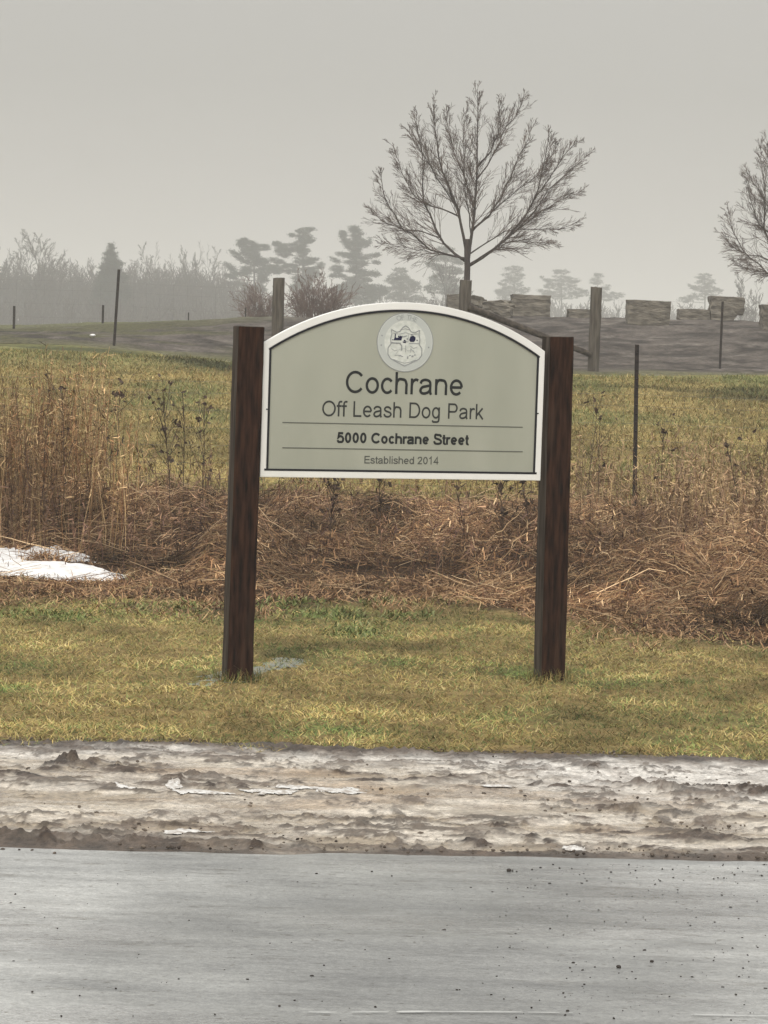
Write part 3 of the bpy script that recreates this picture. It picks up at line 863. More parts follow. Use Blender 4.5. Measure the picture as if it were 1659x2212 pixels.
# ------------------------------------------------------------------ grass blades
def blades(n, xr, yr, lenr, wid, tiltr, colfun, accept=None, seed=3, zoff=0.0, zf=H, bend=.35):
    g = np.random.default_rng(seed)
    X = g.uniform(*xr, n); Y = g.uniform(*yr, n)
    if accept is not None:
        k = g.random(n) < accept(X, Y); X, Y = X[k], Y[k]
    n = len(X)
    L = g.uniform(lenr[0], lenr[1], n)
    if callable(wid): W = wid(n, g)
    else: W = np.full(n, wid) * g.uniform(.6, 1.3, n)
    az = g.uniform(0, 2 * math.pi, n); tilt = R(1) * g.uniform(*tiltr, n)
    d = np.stack([np.cos(az) * np.cos(tilt), np.sin(az) * np.cos(tilt), np.sin(tilt)], -1)
    base = np.stack([X, Y, zf(X, Y) + zoff], -1)
    mid = base + d * (L * .55)[:, None]
    tip = base + d * L[:, None]; tip[:, 2] -= L * bend * g.random(n) * np.sin(tilt)
    tip[:, :2] += g.normal(0, .15, (n, 2)) * L[:, None]
    side = np.stack([-np.sin(az + g.normal(0, .6, n)), np.cos(az), g.normal(0, .3, n)], -1)
    side /= np.linalg.norm(side, axis=1, keepdims=True)
    V = np.stack([base - side * W[:, None], base + side * W[:, None], mid + side * W[:, None] * .8, mid - side * W[:, None] * .8, tip], 1)
    i = np.arange(n) * 5
    F = np.concatenate([np.stack([i, i + 1, i + 2], -1), np.stack([i, i + 2, i + 3], -1), np.stack([i + 3, i + 2, i + 4], -1)])
    c = colfun(X, Y, g)
    return V.reshape(-1, 3), F, np.repeat(c, 5, axis=0)

def pick(g, n, cols, w):
    i = g.choice(len(cols), n, p=np.array(w) / sum(w))
    return np.array(cols)[i] * g.uniform(.75, 1.25, (n, 1))
STRAW = [(.40, .295, .115), (.31, .245, .088), (.23, .195, .068), (.46, .37, .175), (.17, .15, .052), (.31, .205, .088)]
GREEN = [(.10, .15, .045), (.15, .20, .06), (.07, .10, .035), (.22, .24, .08)]
def verge_blade_col(X, Y, g):
    n = len(X)
    s = pick(g, n, STRAW, (3, 4, 3, 2, 2, 2)); q = pick(g, n, GREEN, (3, 3, 2, 2))
    gf = green_field(X, Y)
    m = g.random(n) < np.clip(.20 + gf * .8, 0, .95)
    c = np.where(m[:, None], q, s)
    patch = (fbm(X * 2.3, Y * 1.7, 111, 4) - .5)[:, None]
    return c * np.clip(1 + patch * 2.2, .3, 1.8) * (.75 + .55 * fbm(X * 11, Y * 7, 112, 3))[:, None]
def verge_acc(X, Y):
    e = Y - (MM * X + MC)
    a = sstep(-.18, .12, e + (fbm(X * 3.2, Y * 4, 113, 4, .6) - .5) * .9)
    b = sstep(.3, -.8, Y - weed_front(X) + (fbm(X * 1.2, Y * 1.2, 115, 3) - .5) * 1.4)
    return a * b * (.45 + .8 * fbm(X * 5, Y * 5, 117, 3))
V, F, C = blades(270000, (-3.4, 3.4), (10.0, 18.8), (.025, .075), .0017, (3, 42), verge_blade_col, verge_acc, 5)
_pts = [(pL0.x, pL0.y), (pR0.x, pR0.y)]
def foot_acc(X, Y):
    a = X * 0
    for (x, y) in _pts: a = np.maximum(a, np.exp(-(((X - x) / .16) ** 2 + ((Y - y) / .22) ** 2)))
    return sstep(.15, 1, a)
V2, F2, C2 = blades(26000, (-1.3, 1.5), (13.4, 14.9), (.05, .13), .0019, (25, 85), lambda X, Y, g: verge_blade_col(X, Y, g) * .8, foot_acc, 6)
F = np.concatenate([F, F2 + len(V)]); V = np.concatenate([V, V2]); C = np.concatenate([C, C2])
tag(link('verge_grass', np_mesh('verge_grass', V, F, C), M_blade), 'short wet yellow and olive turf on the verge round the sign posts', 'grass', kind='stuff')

def field_blade_col(X, Y, g):
    n = len(X)
    s = pick(g, n, [(.35, .265, .105), (.27, .21, .08), (.18, .145, .055), (.43, .34, .155), (.22, .15, .065)], (4, 4, 3, 2, 2))
    q = pick(g, n, [(.13, .15, .05), (.18, .19, .07)], (1, 1))
    gf = sstep(.56, .70, fbm(X * .5, Y * .35, 89, 4))
    m = g.random(n) < np.clip(.16 + gf * .45 + sstep(41, 46, Y) * .4, 0, .9)
    c = np.where(m[:, None], q, s)
    c *= (1 + (fbm(X * 1.7, Y * 1.0, 121, 5, .6) - .5)[:, None] * 1.4)
    return c * (1 - .72 * fbands(X, Y)[:, None])
V, F, C = blades(230000, (-11, 11), (24, 47.5), (.05, .14), .0050, (8, 60), field_blade_col,
                 lambda X, Y: (np.abs(X) < Y * .20 + .6) * sstep(0, -1.0, Y - field_end(X)), 9)
tag(link('field_grass', np_mesh('field_grass', V, F, C), M_blade), 'tufted yellow brown field grass behind the dead weeds', 'grass', kind='stuff')

# ------------------------------------------------------------------ dead weeds: fallen mass and standing stems
sn = [G(0, 1192), G(0, 1248), G(300, 1230), G(150, 1250)]
SNOW_Y0, SNOW_Y1 = sn[1].y, sn[0].y
SNOW_X1 = G(300, 1225).x
ISL = G(170, 1224); ISL2 = G(255, 1238)
def mound(X, Y):
    a = sstep(0, 2.2, Y - weed_front(X)) * sstep(24.8, 22.2, Y)
    low = 1 - .88 * sstep(SNOW_X1 + .9, SNOW_X1 - .1, X) * sstep(SNOW_Y1 + .5, SNOW_Y1 - .1, Y)
    return a * low * (.02 + .56 * fbm(X * .9, Y * .7, 133, 3) + .46 * (fbm(X * 3.2, Y * 2.2, 134, 4, .6) - .4))
def snow_mask(X, Y):
    c = (SNOW_Y0 + SNOW_Y1) / 2; h = (SNOW_Y1 - SNOW_Y0) / 2
    t = sstep(SNOW_X1 + .08, SNOW_X1 - .35, X)
    mid = c - .35 * h * sstep(-3.0, SNOW_X1, X)
    q = 1 - np.abs(Y - mid) / (h * (1.02 - .45 * sstep(-2.6, SNOW_X1, X)))
    isl = np.exp(-(((X - ISL.x) / .62) ** 2 + ((Y - ISL.y) / .26) ** 2)) * 1.5 + np.exp(-(((X - ISL2.x) / .22) ** 2 + ((Y - ISL2.y) / .16) ** 2))
    return t * sstep(-.05, .40, q - isl + (fbm(X * 3.0, Y * 2.0, 141, 4, .62) - .5) * 1.0)
def straw_swath(n, seed, xr, yr, lr, wid, cols, cw, hmul=1.0, up=0.1, zo=0.0, crl=.5, arc=.07):
    g = np.random.default_rng(seed)
    X = g.uniform(*xr, n); Y = g.uniform(*yr, n)
    k = (g.random(n) < sstep(-.3, .6, Y - weed_front(X))) & (g.random(n) > snow_mask(X, Y) * .90) & (g.random(n) < .10 + 1.5 * sstep(.40, .54, fbm(X * 2.0, Y * 1.5, 147, 4, .6)))
    # the snow lies in the open: keep the straw before and over it sparse
    X, Y = X[k], Y[k]; n = len(X)
    ang = (fbm(X * .55, Y * .5, 143, 2) - .5) * 5.0 + g.normal(0, .5, n) + math.pi * (g.random(n) < .5)
    L = g.uniform(*lr, n); K = 5
    el = g.normal(up, .30, n)
    s = np.linspace(0, 1, K)[None, :]
    curl = g.normal(0, crl, n)[:, None]
    a = ang[:, None] + curl * s + g.normal(0, .22, (n, K))
    dx = np.cos(a); dy = np.sin(a)
    px = X[:, None] + np.cumsum(dx, 1) * L[:, None] / K; py = Y[:, None] + np.cumsum(dy, 1) * L[:, None] / K
    low = 1 - .85 * sstep(.25, .6, snow_mask(X, Y))
    z0 = H(px, py) + mound(px, py) * (g.uniform(.05, 1, n) ** .7)[:, None] * hmul * low[:, None] + zo
    arch = np.sin(s * math.pi) * (L * g.uniform(.0, arc, n))[:, None]
    pz = z0 + arch + s * np.sin(el)[:, None] * L[:, None] * .5
    P = np.stack([px, py, pz], -1)
    W = np.full((n, K), wid) * g.uniform(.5, 1.5, n)[:, None] * np.linspace(1, .45, K)[None, :]
    side = np.stack([-np.sin(ang) * .5, g.normal(0, .3, n), np.ones(n)], -1); side /= np.linalg.norm(side, axis=1, keepdims=True)
    V, F = ribbons(P, W, side)
    c = pick(g, n, cols, cw) * np.clip(1 + (fbm(X * 2.2, Y * 1.4, 145, 4, .6) - .5)[:, None] * 3.4, .22, 1.9)
    return V, F, np.repeat(c, K * 2, axis=0)
WC = [(.42, .265, .14), (.265, .155, .082), (.15, .082, .045), (.58, .42, .25), (.068, .038, .025), (.33, .235, .115)]
parts = [straw_swath(150000, 21, (-4.8, 4.8), (15.8, 25.2), (.08, .32), .0024, WC, (4, 5, 5, 1.6, 6, 1)),
         straw_swath(4200, 22, (-4.8, 4.8), (16.8, 24), (.3, .8), .0030, [(.56, .40, .24), (.40, .27, .15), (.25, .15, .09)], (2, 3, 2), 1.1, .16, .02, .12, .03)]
def curl_col(X, Y, g):
    return pick(g, len(X), [(.43, .27, .14), (.29, .165, .085), (.155, .082, .045), (.072, .040, .026), (.54, .38, .22)], (3, 4, 5, 5, 1.2)) * np.clip(1 + (fbm(X * 2.2, Y * 1.4, 145, 4, .6) - .5)[:, None] * 3.4, .22, 1.9)
parts.append(blades(60000, (-4.8, 4.8), (16.2, 25), (.04, .13), .0052, (-10, 80), curl_col,
             lambda X, Y: sstep(-.3, .5, Y - weed_front(X)) * (1 - .93 * snow_mask(X, Y)) * (.2 + sstep(.38, .55, fbm(X * 2.0, Y * 1.5, 147, 4, .6))), 24,
             zf=lambda X, Y: H(X, Y) + mound(X, Y) * rng.uniform(.3, 1.05, len(X))))
V = np.concatenate([p[0] for p in parts]); C = np.concatenate([p[2] for p in parts])
_f0 = np.concatenate([parts[0][1], parts[1][1] + len(parts[0][0])])
_f0 = np.concatenate([_f0[:, [0, 1, 2]], _f0[:, [0, 2, 3]]])
F = np.concatenate([_f0, parts[2][1] + len(parts[0][0]) + len(parts[1][0])])
tag(link('fallen_straw', np_mesh('fallen_straw', V, F, C), M_straw), 'matted fallen brown straw and dead weeds in a belt behind the sign', 'dead weeds', kind='stuff')

# dead matted leaf litter along the front of the belt
def litter_col(X, Y, g):
    return pick(g, len(X), [(.42, .25, .125), (.27, .155, .08), (.15, .085, .05), (.48, .32, .17), (.20, .18, .07)], (3, 4, 3, 1.3, 1))
V, F, C = blades(42000, (-4, 4), (15.2, 19.5), (.05, .14), .0042, (0, 45), litter_col,
                 lambda X, Y: sstep(-1.1, .1, Y - weed_front(X) + (fbm(X * 2.4, Y * 1.5, 151, 3) - .5) * 2.2) * (1 - .96 * sstep(.02, .2, snow_mask(X, Y))), 23,
                 zf=lambda X, Y: H(X, Y) + mound(X, Y) * .3 * (1 - sstep(.0, .2, snow_mask(X, Y))))
tag(link('leaf_litter', np_mesh('leaf_litter', V, F, C), M_straw), 'short curled brown litter where the mown verge meets the weed belt', 'dead weeds', kind='stuff')

# broad green leaves at the foot of the belt
def leafy_col(X, Y, g):
    return pick(g, len(X), [(.15, .18, .06), (.11, .135, .045), (.24, .25, .115), (.28, .23, .09)], (4, 3, 2, 2))
LG = []
for (px, py, rx, ry) in ((640, 1302, .3, .3), (720, 1330, .3, .45), (780, 1365, .28, .45), (820, 1300, .2, .25), (110, 1330, .35, .3),
                         (30, 1330, .2, .2), (350, 1312, .4, .22), (430, 1310, .3, .2), (740, 1376, .2, .2), (590, 1310, .2, .2), (890, 1330, .25, .3)):
    g_ = G(px, py); LG.append((g_.x, g_.y, rx, ry))
def leafy_acc(X, Y):
    a = X * 0
    for (x, y, rx, ry) in LG: a = np.maximum(a, np.exp(-(((X - x) / rx) ** 2 + ((Y - y) / ry) ** 2)))
    return sstep(.25, 1.0, a) * sstep(.35, .6, fbm(X * 5, Y * 5, 153, 3))
V, F, C = blades(36000, (-3.6, 1.2), (15, 18.6), (.03, .08), .006, (5, 65), leafy_col, leafy_acc, 25)
tag(link('green_weeds', np_mesh('green_weeds', V, F, C), M_blade), 'low pale green leafy weeds at the foot of the dead weed belt', 'ground cover', kind='stuff')

def standing(n, seed, acc, xr, yr, hr, rad, cols, cw, lean=.10):
    g = np.random.default_rng(seed)
    X = g.uniform(*xr, n); Y = g.uniform(*yr, n)
    k = g.random(n) < acc(X, Y); X, Y = X[k], Y[k]; n = len(X); K = 5
    h = g.uniform(*hr, n) * (.7 + .6 * fbm(X * 1.3, Y * 1.3, seed, 3))
    lx = g.normal(0, lean, n); ly = g.normal(0, lean, n)
    s = np.linspace(0, 1, K)[None, :]
    px = X[:, None] + lx[:, None] * s ** 1.6 * h[:, None] + g.normal(0, .012, (n, K))
    py = Y[:, None] + ly[:, None] * s ** 1.6 * h[:, None]
    pz = H(X, Y)[:, None] + s * h[:, None]
    P = np.stack([px, py, pz], -1)
    Rr = np.full((n, K), rad) * g.uniform(.6, 1.4, n)[:, None] * np.linspace(1, .4, K)[None, :]
    V1, F1 = tubes(P, Rr, 3)
    c = pick(g, n, cols, cw) * np.clip(1 + (fbm(X * 2.0, Y * 1.5, seed + 2, 3) - .5)[:, None] * 2.2, .4, 1.5)
    C1 = np.repeat(c, K * 3, axis=0)
    # small hanging leaves and seed tufts along the stems
    m = n * 7
    si = g.integers(0, n, m); t = g.uniform(.35, 1, m) ** .7 * (K - 1.001)
    i0 = t.astype(int); f = (t - i0)[:, None]
    B = P[si, i0] * (1 - f) + P[si, i0 + 1] * f
    az = g.uniform(0, 2 * math.pi, m); L = g.uniform(.03, .11, m)
    el = g.uniform(-.8, 1.1, m)
    D = np.stack([np.cos(az) * np.cos(el), np.sin(az) * np.cos(el), np.sin(el)], -1) * L[:, None]
    sd = np.stack([-np.sin(az), np.cos(az), g.normal(0, .5, m)], -1) * .0045
    V2 = np.stack([B - sd, B + sd, B + D * .6 + sd, B + D], 1)
    i = np.arange(m) * 4
    F2 = np.stack([i, i + 1, i + 2, i + 3], -1)
    c2 = c[si] * g.uniform(.8, 1.3, (m, 1))
    V = np.concatenate([V1, V2.reshape(-1, 3)]); F = np.concatenate([F1, F2 + len(V1)])
    return V, F, np.concatenate([C1, np.repeat(c2, 4, axis=0)])
SC = [(.34, .185, .085), (.21, .108, .050), (.47, .32, .165), (.085, .046, .028), (.29, .19, .085)]
def acc_left(X, Y):
    px = X / Y * FOC + FW / 2
    edge = 300 + (fbm(Y * .9, X * 0 + 2, 161, 3) - .5) * 120
    return sstep(edge + 25, edge - 120, px) * sstep(.30, .62, fbm(X * 2.2, Y * 1.2, 163, 3)) * sstep(SNOW_Y1 - .3, SNOW_Y1 + .5, Y)
p1 = standing(6500, 31, acc_left, (-5.2, -1.5), (20.3, 24.6), (.50, 1.40), .0030, SC, (3, 3, 3, 2, 2))
def acc_right(X, Y):
    px = X / Y * FOC + FW / 2
    return np.clip(sstep(1200, 1290, px) * (.2 + fbm(X * 1.6, Y * 1.2, 165, 3)), 0, 1) * (1 - .75 * np.exp(-((px - 1372) / 45) ** 2))
p2 = standing(2600, 32, acc_right, (1.2, 5.2), (20.5, 25.2), (.42, .95), .0026, [(.38, .26, .14), (.26, .16, .09), (.16, .10, .06)], (3, 3, 1))
p3 = standing(1700, 33, lambda X, Y: .15 + .85 * fbm(X * 2, Y * 1.3, 167, 3), (-5, 5), (19.5, 25.2), (.28, .70), .0026,
              [(.26, .155, .09), (.17, .095, .06), (.12, .065, .05)], (2, 3, 2), .14)
for nm, p, lab in (('standing_grass', p1, 'tall rusty brown dead grass standing thick at the left behind the snow'),
                   ('standing_grass', p2, 'thin tan dead stems standing loose to the right of the sign'),
                   ('standing_grass', p3, 'short scattered dark stems rising from the weed belt under the sign board')):
    tag(link(nm, np_mesh(nm, *p[:2], p[2]), M_straw), lab, 'dead grass', kind='stuff')

# single tall dead weeds one can tell apart
def dead_weed(px, pbase, ptop, Y, lean_px, label, bushy=0.0, head=0.0, thick=.0045, seed=0):
    rnd = random.Random(seed * 13 + 1)
    b = at(px, pbase, Y); z0 = float(H(b.x, Y))
    t = at(px + lean_px, ptop, Y)
    root = empty('dead_weed', (b.x, Y, z0)); tag(root, label, 'weed', 'tall dead weeds in the belt')
    hgt = t.z - z0; dx = t.x - b.x
    pts = [Vector((dx * (s ** 1.4) + rnd.uniform(-.008, .008), rnd.uniform(-.01, .01), hgt * s)) for s in [i / 6 for i in range(7)]]
    V, F = tubes(np.array([[list(p) for p in pts]]), np.array([[thick * (1 - .55 * i / 6) for i in range(7)]]), 5)
    link('stem', np_mesh('stem', V, F), M_twig2, root)
    P, Rr = [], []
    nb = int(5 + 22 * bushy)
    for k in range(nb):
        s = rnd.uniform(.45, .97) if bushy > .3 else rnd.uniform(.3, .98)
        i = s * 6; i0 = min(int(i), 5); p = pts[i0].lerp(pts[i0 + 1], i - i0)
        a = rnd.choice((-1, 1)) * rnd.uniform(.25, .9); L = hgt * rnd.uniform(.06, .20) * (1 + bushy * .3)
        az = rnd.uniform(0, math.pi)
        d = Vector((math.sin(a) * math.cos(az), math.sin(a) * math.sin(az), math.cos(a)))
        P.append([list(p + d * L * q + Vector((0, 0, .12 * L * q * q))) for q in (0, .35, .7, 1)])
        Rr.append([thick * .55, thick * .5, thick * .4, thick * .25])
    V, F = tubes(np.array(P), np.array(Rr), 3)
    link('branchlets', np_mesh('branchlets', V, F), M_twig2, root)
    if head > 0:
        g = np.random.default_rng(seed); m = int(70 * head)
        ends = np.array([q[-1] for q in P] + [list(pts[-1])] * 3)
        c = ends[g.integers(0, len(ends), m)] + g.normal(0, .012, (m, 3))
        a = g.normal(0, .011, (m, 3)); b_ = g.normal(0, .011, (m, 3))
        Vh = np.stack([c - a, c + b_, c + a, c - b_], 1).reshape(-1, 3)
        i = np.arange(m) * 4
        link('seed_heads', np_mesh('seed_heads', Vh, np.stack([i, i + 1, i + 2, i + 3], -1)), M_twig2, root)
    return root
M_twig2 = noise_mat('dead weed stems', (.035, .022, .016), (.10, .065, .042), 14, rough=.9)
dead_weed(372, 1100, 872, 21.5, -18, 'dark branching dead weed with a dense twiggy head, left of the left sign post', .9, 1.2, .006, 1)
dead_weed(398, 1110, 850, 21.7, -2, 'dead weed whose bare tip bends up to the right beside the twiggy one', .35, .3, .005, 2)
dead_weed(436, 1095, 872, 21.8, 8, 'slim dead weed with a small drooping head next to the left sign post', .3, .7, .005, 3)
dead_weed(452, 1090, 905, 22, -22, 'thin dead weed leaning left between the twiggy one and the post', .15, .4, .004, 4)
dead_weed(140, 1085, 835, 22.4, -6, 'tallest dark stem standing in the thick grass at the left edge', .2, .5, .005, 5)
dead_weed(248, 1090, 850, 22.3, 10, 'dark seed stem at the right side of the thick standing grass', .5, .9, .005, 6)
dead_weed(1262, 1115, 885, 22.5, 28, 'dark thin stem leaning right just right of the right sign post', .1, .5, .005, 7)
dead_weed(1292, 1110, 895, 22.6, 5, 'thin stem with side twigs close left of the near dark metal stake', .3, .3, .004, 8)
dead_weed(1425, 1105, 930, 22.8, 8, 'reddish upright weed between the near metal stake and the right edge', .5, .6, .005, 9)
dead_weed(1612, 1120, 960, 22.5, -44, 'dark weed leaning left near the right edge of the belt', .15, .6, .006, 10)
dead_weed(1632, 1080, 955, 22.9, 26, 'forked thin weed leaning out at the right edge of the photo', .4, .4, .004, 11)
dead_weed(712, 1180, 1052, 20.5, 10, 'dark curled weed clump under the left part of the sign board', .9, 1.4, .006, 12)
dead_weed(1010, 1170, 1030, 20.8, -26, 'dark stem leaning left below the middle of the sign board', .3, .5, .005, 13)
dead_weed(1090, 1190, 1050, 20.6, -8, 'dark reddish weed clump under the right part of the sign board', 1.0, 1.3, .006, 14)
dead_weed(1150, 1190, 1040, 20.9, -22, 'slanting weed beside the right sign post under the board', .4, .7, .005, 15)
dead_weed(822, 1150, 1035, 20.8, -2, 'dark weed with a ragged head under the centre of the sign board', .7, 1.2, .005, 16)

# ------------------------------------------------------------------ snow left in the weeds, ice by the post
def patch_mesh(name, x0, x1, y0, y1, nx, ny, mask, zoff, thick):
    X, Y = np.meshgrid(np.linspace(x0, x1, nx), np.linspace(y0, y1, ny))
    m = mask(X, Y)
    Z = H(X, Y) + zoff + thick * np.clip(m, 0, 1) + (fbm(X * 6, Y * 6, 171, 3) - .5) * thick * .5
    idx = np.arange(nx * ny).reshape(ny, nx)
    keep = m[:-1, :-1] > .12
    F = np.stack([idx[:-1, :-1], idx[:-1, 1:], idx[1:, 1:], idx[1:, :-1]], -1)[keep]
    used = np.unique(F); mp = -np.ones(nx * ny, int); mp[used] = np.arange(len(used))
    V = np.stack([X, Y, Z], -1).reshape(-1, 3)[used]
    return np_mesh(name, V, mp[F], smooth=True)
tag(link('snow_patch', patch_mesh('snow_patch', -6.5, SNOW_X1 + .1, SNOW_Y0 - .5, SNOW_Y1 + .5, 340, 130, snow_mask, .0, .055), M_snow),
    'white patch of old snow lying in the flattened weeds at the left edge', 'snow')
ip = G(470, 1470); ip2 = G(640, 1425)
def ice_mask(X, Y):
    s = ((X - ip.x) * (ip2.x - ip.x) + (Y - ip.y) * (ip2.y - ip.y)) / ((ip2 - ip).to_2d().length_squared)
    q = np.abs((Y - ip.y) - (ip2.y - ip.y) / (ip2.x - ip.x) * (X - ip.x))
    return sstep(-.35, .1, s) * sstep(1.15, .5, s) * sstep(.36, .05, q + (fbm(X * 9, Y * 6, 173, 4, .65) - .5) * 1.1)
tag(link('ice_patch', patch_mesh('ice_patch', ip.x - .5, ip2.x + .4, 13.4, 15.6, 90, 90, ice_mask, .002, .010), M_ice),
    'thin grey icy puddle in the grass round the foot of the left sign post', 'ice')

def snow_lump(px, py, rx, ry, h, label, seed):
    c = G(px, py)
    X, Y = np.meshgrid(np.linspace(c.x - rx * 1.7, c.x + rx * 1.7, 70), np.linspace(c.y - ry * 3, c.y + ry * 3, 46))
    m = np.exp(-(((X - c.x) / rx) ** 2 + ((Y - c.y - RM * (X - c.x)) / (ry * 1.5)) ** 2)) - .42
    m = m + (fbm(X * 16, Y * 14, 180 + seed, 4, .6) - .5) * 1.1
    Z = mud_z(X, Y) * .5 + H(X, Y) * .5 + .004 + h * .55 * np.clip(m, 0, .5)
    Z = np.maximum(Z, mud_z(X, Y) + .003)
    nx, ny = 70, 46
    idx = np.arange(nx * ny).reshape(ny, nx); keep = m[:-1, :-1] > .02
    keep[:, :2] = False; keep[:2] = False
    F = np.stack([idx[:-1, :-1], idx[:-1, 1:], idx[1:, 1:], idx[1:, :-1]], -1)[keep]
    used = np.unique(F); mp = -np.ones(nx * ny, int); mp[used] = np.arange(len(used))
    V = np.stack([X, Y, Z], -1).reshape(-1, 3)[used]
    o = link('slush_patch', np_mesh('slush_patch', V, mp[F], smooth=True), M_snow)
    o.data.materials.clear(); o.data.materials.append(M_slush)
    return tag(o, label, 'slush', 'slush left on the muddy shoulder')
snow_lump(598, 1713, .12, .045, .022, 'left end of the long white slush streak in the mud below the sign', 1)
snow_lump(665, 1706, .17, .04, .022, 'middle of the long white slush streak in the mud below the sign', 2)
snow_lump(735, 1712, .10, .04, .020, 'right end of the long white slush streak in the mud below the sign', 3)
snow_lump(432, 1714, .11, .045, .022, 'white slush beside dark clods left of the long white streak', 4)
snow_lump(376, 1703, .04, .04, .018, 'small white slush bit at the left side of the dark clods', 5)
snow_lump(1072, 1700, .07, .03, .014, 'small white slush streak under the sign centre right', 6)
snow_lump(408, 1800, .09, .04, .020, 'flat pale slush lump near the asphalt, left of centre', 7)
snow_lump(1242, 1838, .035, .03, .022, 'small bright white scrap at the asphalt edge under the right post', 8)
snow_lump(270, 1706, .06, .03, .014, 'faint slush lump in the tan mud under the dark clods', 9)

# clods and pebbles scattered on the mud and the asphalt
g_ = np.random.default_rng(77)
def crumbs(pts, rmin, rmax, name, label, cat, mat):
    Vs, Fs, n0 = [], [], 0
    ico = bmesh.new(); bmesh.ops.create_icosphere(ico, subdivisions=1, radius=1)
    iv = np.array([v.co[:] for v in ico.verts]); iff = np.array([[v.index for v in f.verts] for f in ico.faces]); ico.free()
    for (x, y, z) in pts:
        r = rmin + (rmax - rmin) * g_.random() ** 2.5
        s = np.array([g_.uniform(.8, 1.7), g_.uniform(.7, 1.2), g_.uniform(.5, .9)]) * r
        v = iv * s * g_.uniform(.75, 1.25, (len(iv), 1))
        a = g_.uniform(0, 6.28); c_, s_ = math.cos(a), math.sin(a)
        v = np.stack([v[:, 0] * c_ - v[:, 1] * s_, v[:, 0] * s_ + v[:, 1] * c_, v[:, 2]], -1)
        Vs.append(v + (x, y, z + r * .25)); Fs.append(iff + n0); n0 += len(iv)
    tag(link(name, np_mesh(name, np.concatenate(Vs), np.concatenate(Fs), smooth=True), mat), label, cat, kind='stuff')
pts = []
for k in range(520):
    right = g_.random() < .72
    px = g_.uniform(1050, 1720) if right else g_.uniform(-60, 1659)
    py = 1868 + 340 * g_.random() ** (1.6 if right else 1.1)
    p = G(px, py, 5, 12); pts.append((p.x, p.y, p.z))
crumbs(pts, .0009, .0040, 'road_crumbs', 'dark crumbs of mud scattered over the asphalt, thickest at the right', 'crumbs', M_crumb)
pts = []
for k in range(1500):
    px = g_.uniform(-60, 1720); py = 1615 + 225 * g_.random()
    if g_.random() < .4: py = 1775 + 70 * g_.random()
    if g_.random() < .35: px = g_.uniform(1000, 1720)
    p = G(px, py, 7, 12)
    if vnoise(p.x * 3, p.y * 3, 5) < .45: continue
    pts.append((p.x, p.y, p.z))
for k in range(900):
    x = g_.uniform(-2.2, 2.2); e_ = g_.random() < .62
    y = float(mud_edge(np.array([x]))[0]) - abs(g_.normal(0, .13)) + .05 if e_ else float(road_edge(np.array([x]))[0]) + abs(g_.normal(0, .10))
    if vnoise(x * 4, y * 2, 6) > .38: pts.append((x, y, float(H(x, y)) + .008))
crumbs(pts, .0014, .0085, 'mud_clods', 'small dark clods and grit strewn over the muddy shoulder and its edges', 'clods', M_clod)
p = G(1099, 1884, 5, 12)
def stone(px, py, r, label, seed):
    q = G(px, py, 5, 12); rnd = random.Random(seed)
    bm = bmesh.new(); bmesh.ops.create_icosphere(bm, subdivisions=2, radius=r)
    for v in bm.verts: v.co = Vector((v.co.x * 1.1, v.co.y * .9, v.co.z * .75)) * rnd.uniform(.85, 1.12)
    o = link('pebble', bm_mesh('pebble', bm, True), M_crumb, None, (q.x, q.y, q.z + r * .5))
    tag(o, label, 'pebble', 'single dark pebbles on the asphalt')
stone(1099, 1884, .0075, 'dark pebble standing alone on the asphalt nearest the mud', 1)
stone(1336, 2094, .0065, 'darkest pebble at the lower right of the asphalt', 2)
stone(1408, 2079, .0050, 'small pebble just right of the darkest one on the asphalt', 3)

# ------------------------------------------------------------------ fences
def t_post(parent, base, h, r=.019, lean=(0, 0), mat=None, name='stake'):
    """studded T-section stake"""
    w = r; t = r * .35
    prof = [(-w, -t), (w, -t), (w, t), (t, t), (t, w * 1.3), (-t, w * 1.3), (-t, t), (-w, t)]
    bm = bmesh.new()
    a = [bm.verts.new((x, y, -.3)) for x, y in prof]
    b = [bm.verts.new((x + lean[0], y + lean[1], h)) for x, y in prof]
    n = len(prof)
    for i in range(n): bm.faces.new((a[i], a[(i + 1) % n], b[(i + 1) % n], b[i]))
    bm.faces.new(b)
    k = int(h / .09)
    for j in range(2, k):                     # studs along the front
        z = j * .09; x, y = lean[0] * z / h, lean[1] * z / h
        vs_ = [bm.verts.new((x + sx * t * 1.3, y - t - sy, z + sz)) for sx, sy, sz in ((-1, 0, 0), (1, 0, 0), (1, .009, .012), (-1, .009, .012), (1, 0, .02), (-1, 0, .02))]
        bm.faces.new((vs_[0], vs_[1], vs_[2], vs_[3])); bm.faces.new((vs_[3], vs_[2], vs_[4], vs_[5]))
    return link(name, bm_mesh(name, bm), mat or M_rust, parent, base)
def wires(parent, pts, zs, vstep=None, rad=.0015):
    parts_ = []
    P, Rr = [], []
    for z in zs:
        for a, b in zip(pts, pts[1:]):
            K = 4
            seg = [[a[0] + (b[0] - a[0]) * k / K, a[1] + (b[1] - a[1]) * k / K, a[2] + (b[2] - a[2]) * k / K + z - .015 * math.sin(math.pi * k / K)] for k in range(K + 1)]
            P.append(seg); Rr.append([rad] * (K + 1))
    parts_.append(tubes(np.array(P), np.array(Rr), 3))
    if vstep:
        P = []
        for a, b in zip(pts, pts[1:]):
            L = math.hypot(b[0] - a[0], b[1] - a[1]); n = int(L / vstep)
            for i in range(n):
                t = (i + .5) / n
                x, y, z = (a[j] + (b[j] - a[j]) * t for j in range(3))
                P.append([[x, y, z + zs[0]], [x, y, z + zs[-1]]])
        P = np.array(P); parts_.append(tubes(P, np.full(P.shape[:2], rad * .9), 3))
    V, F = merge(parts_)
    o = link('wire_mesh', np_mesh('wire_mesh', V, F), M_wire, parent)
    return o

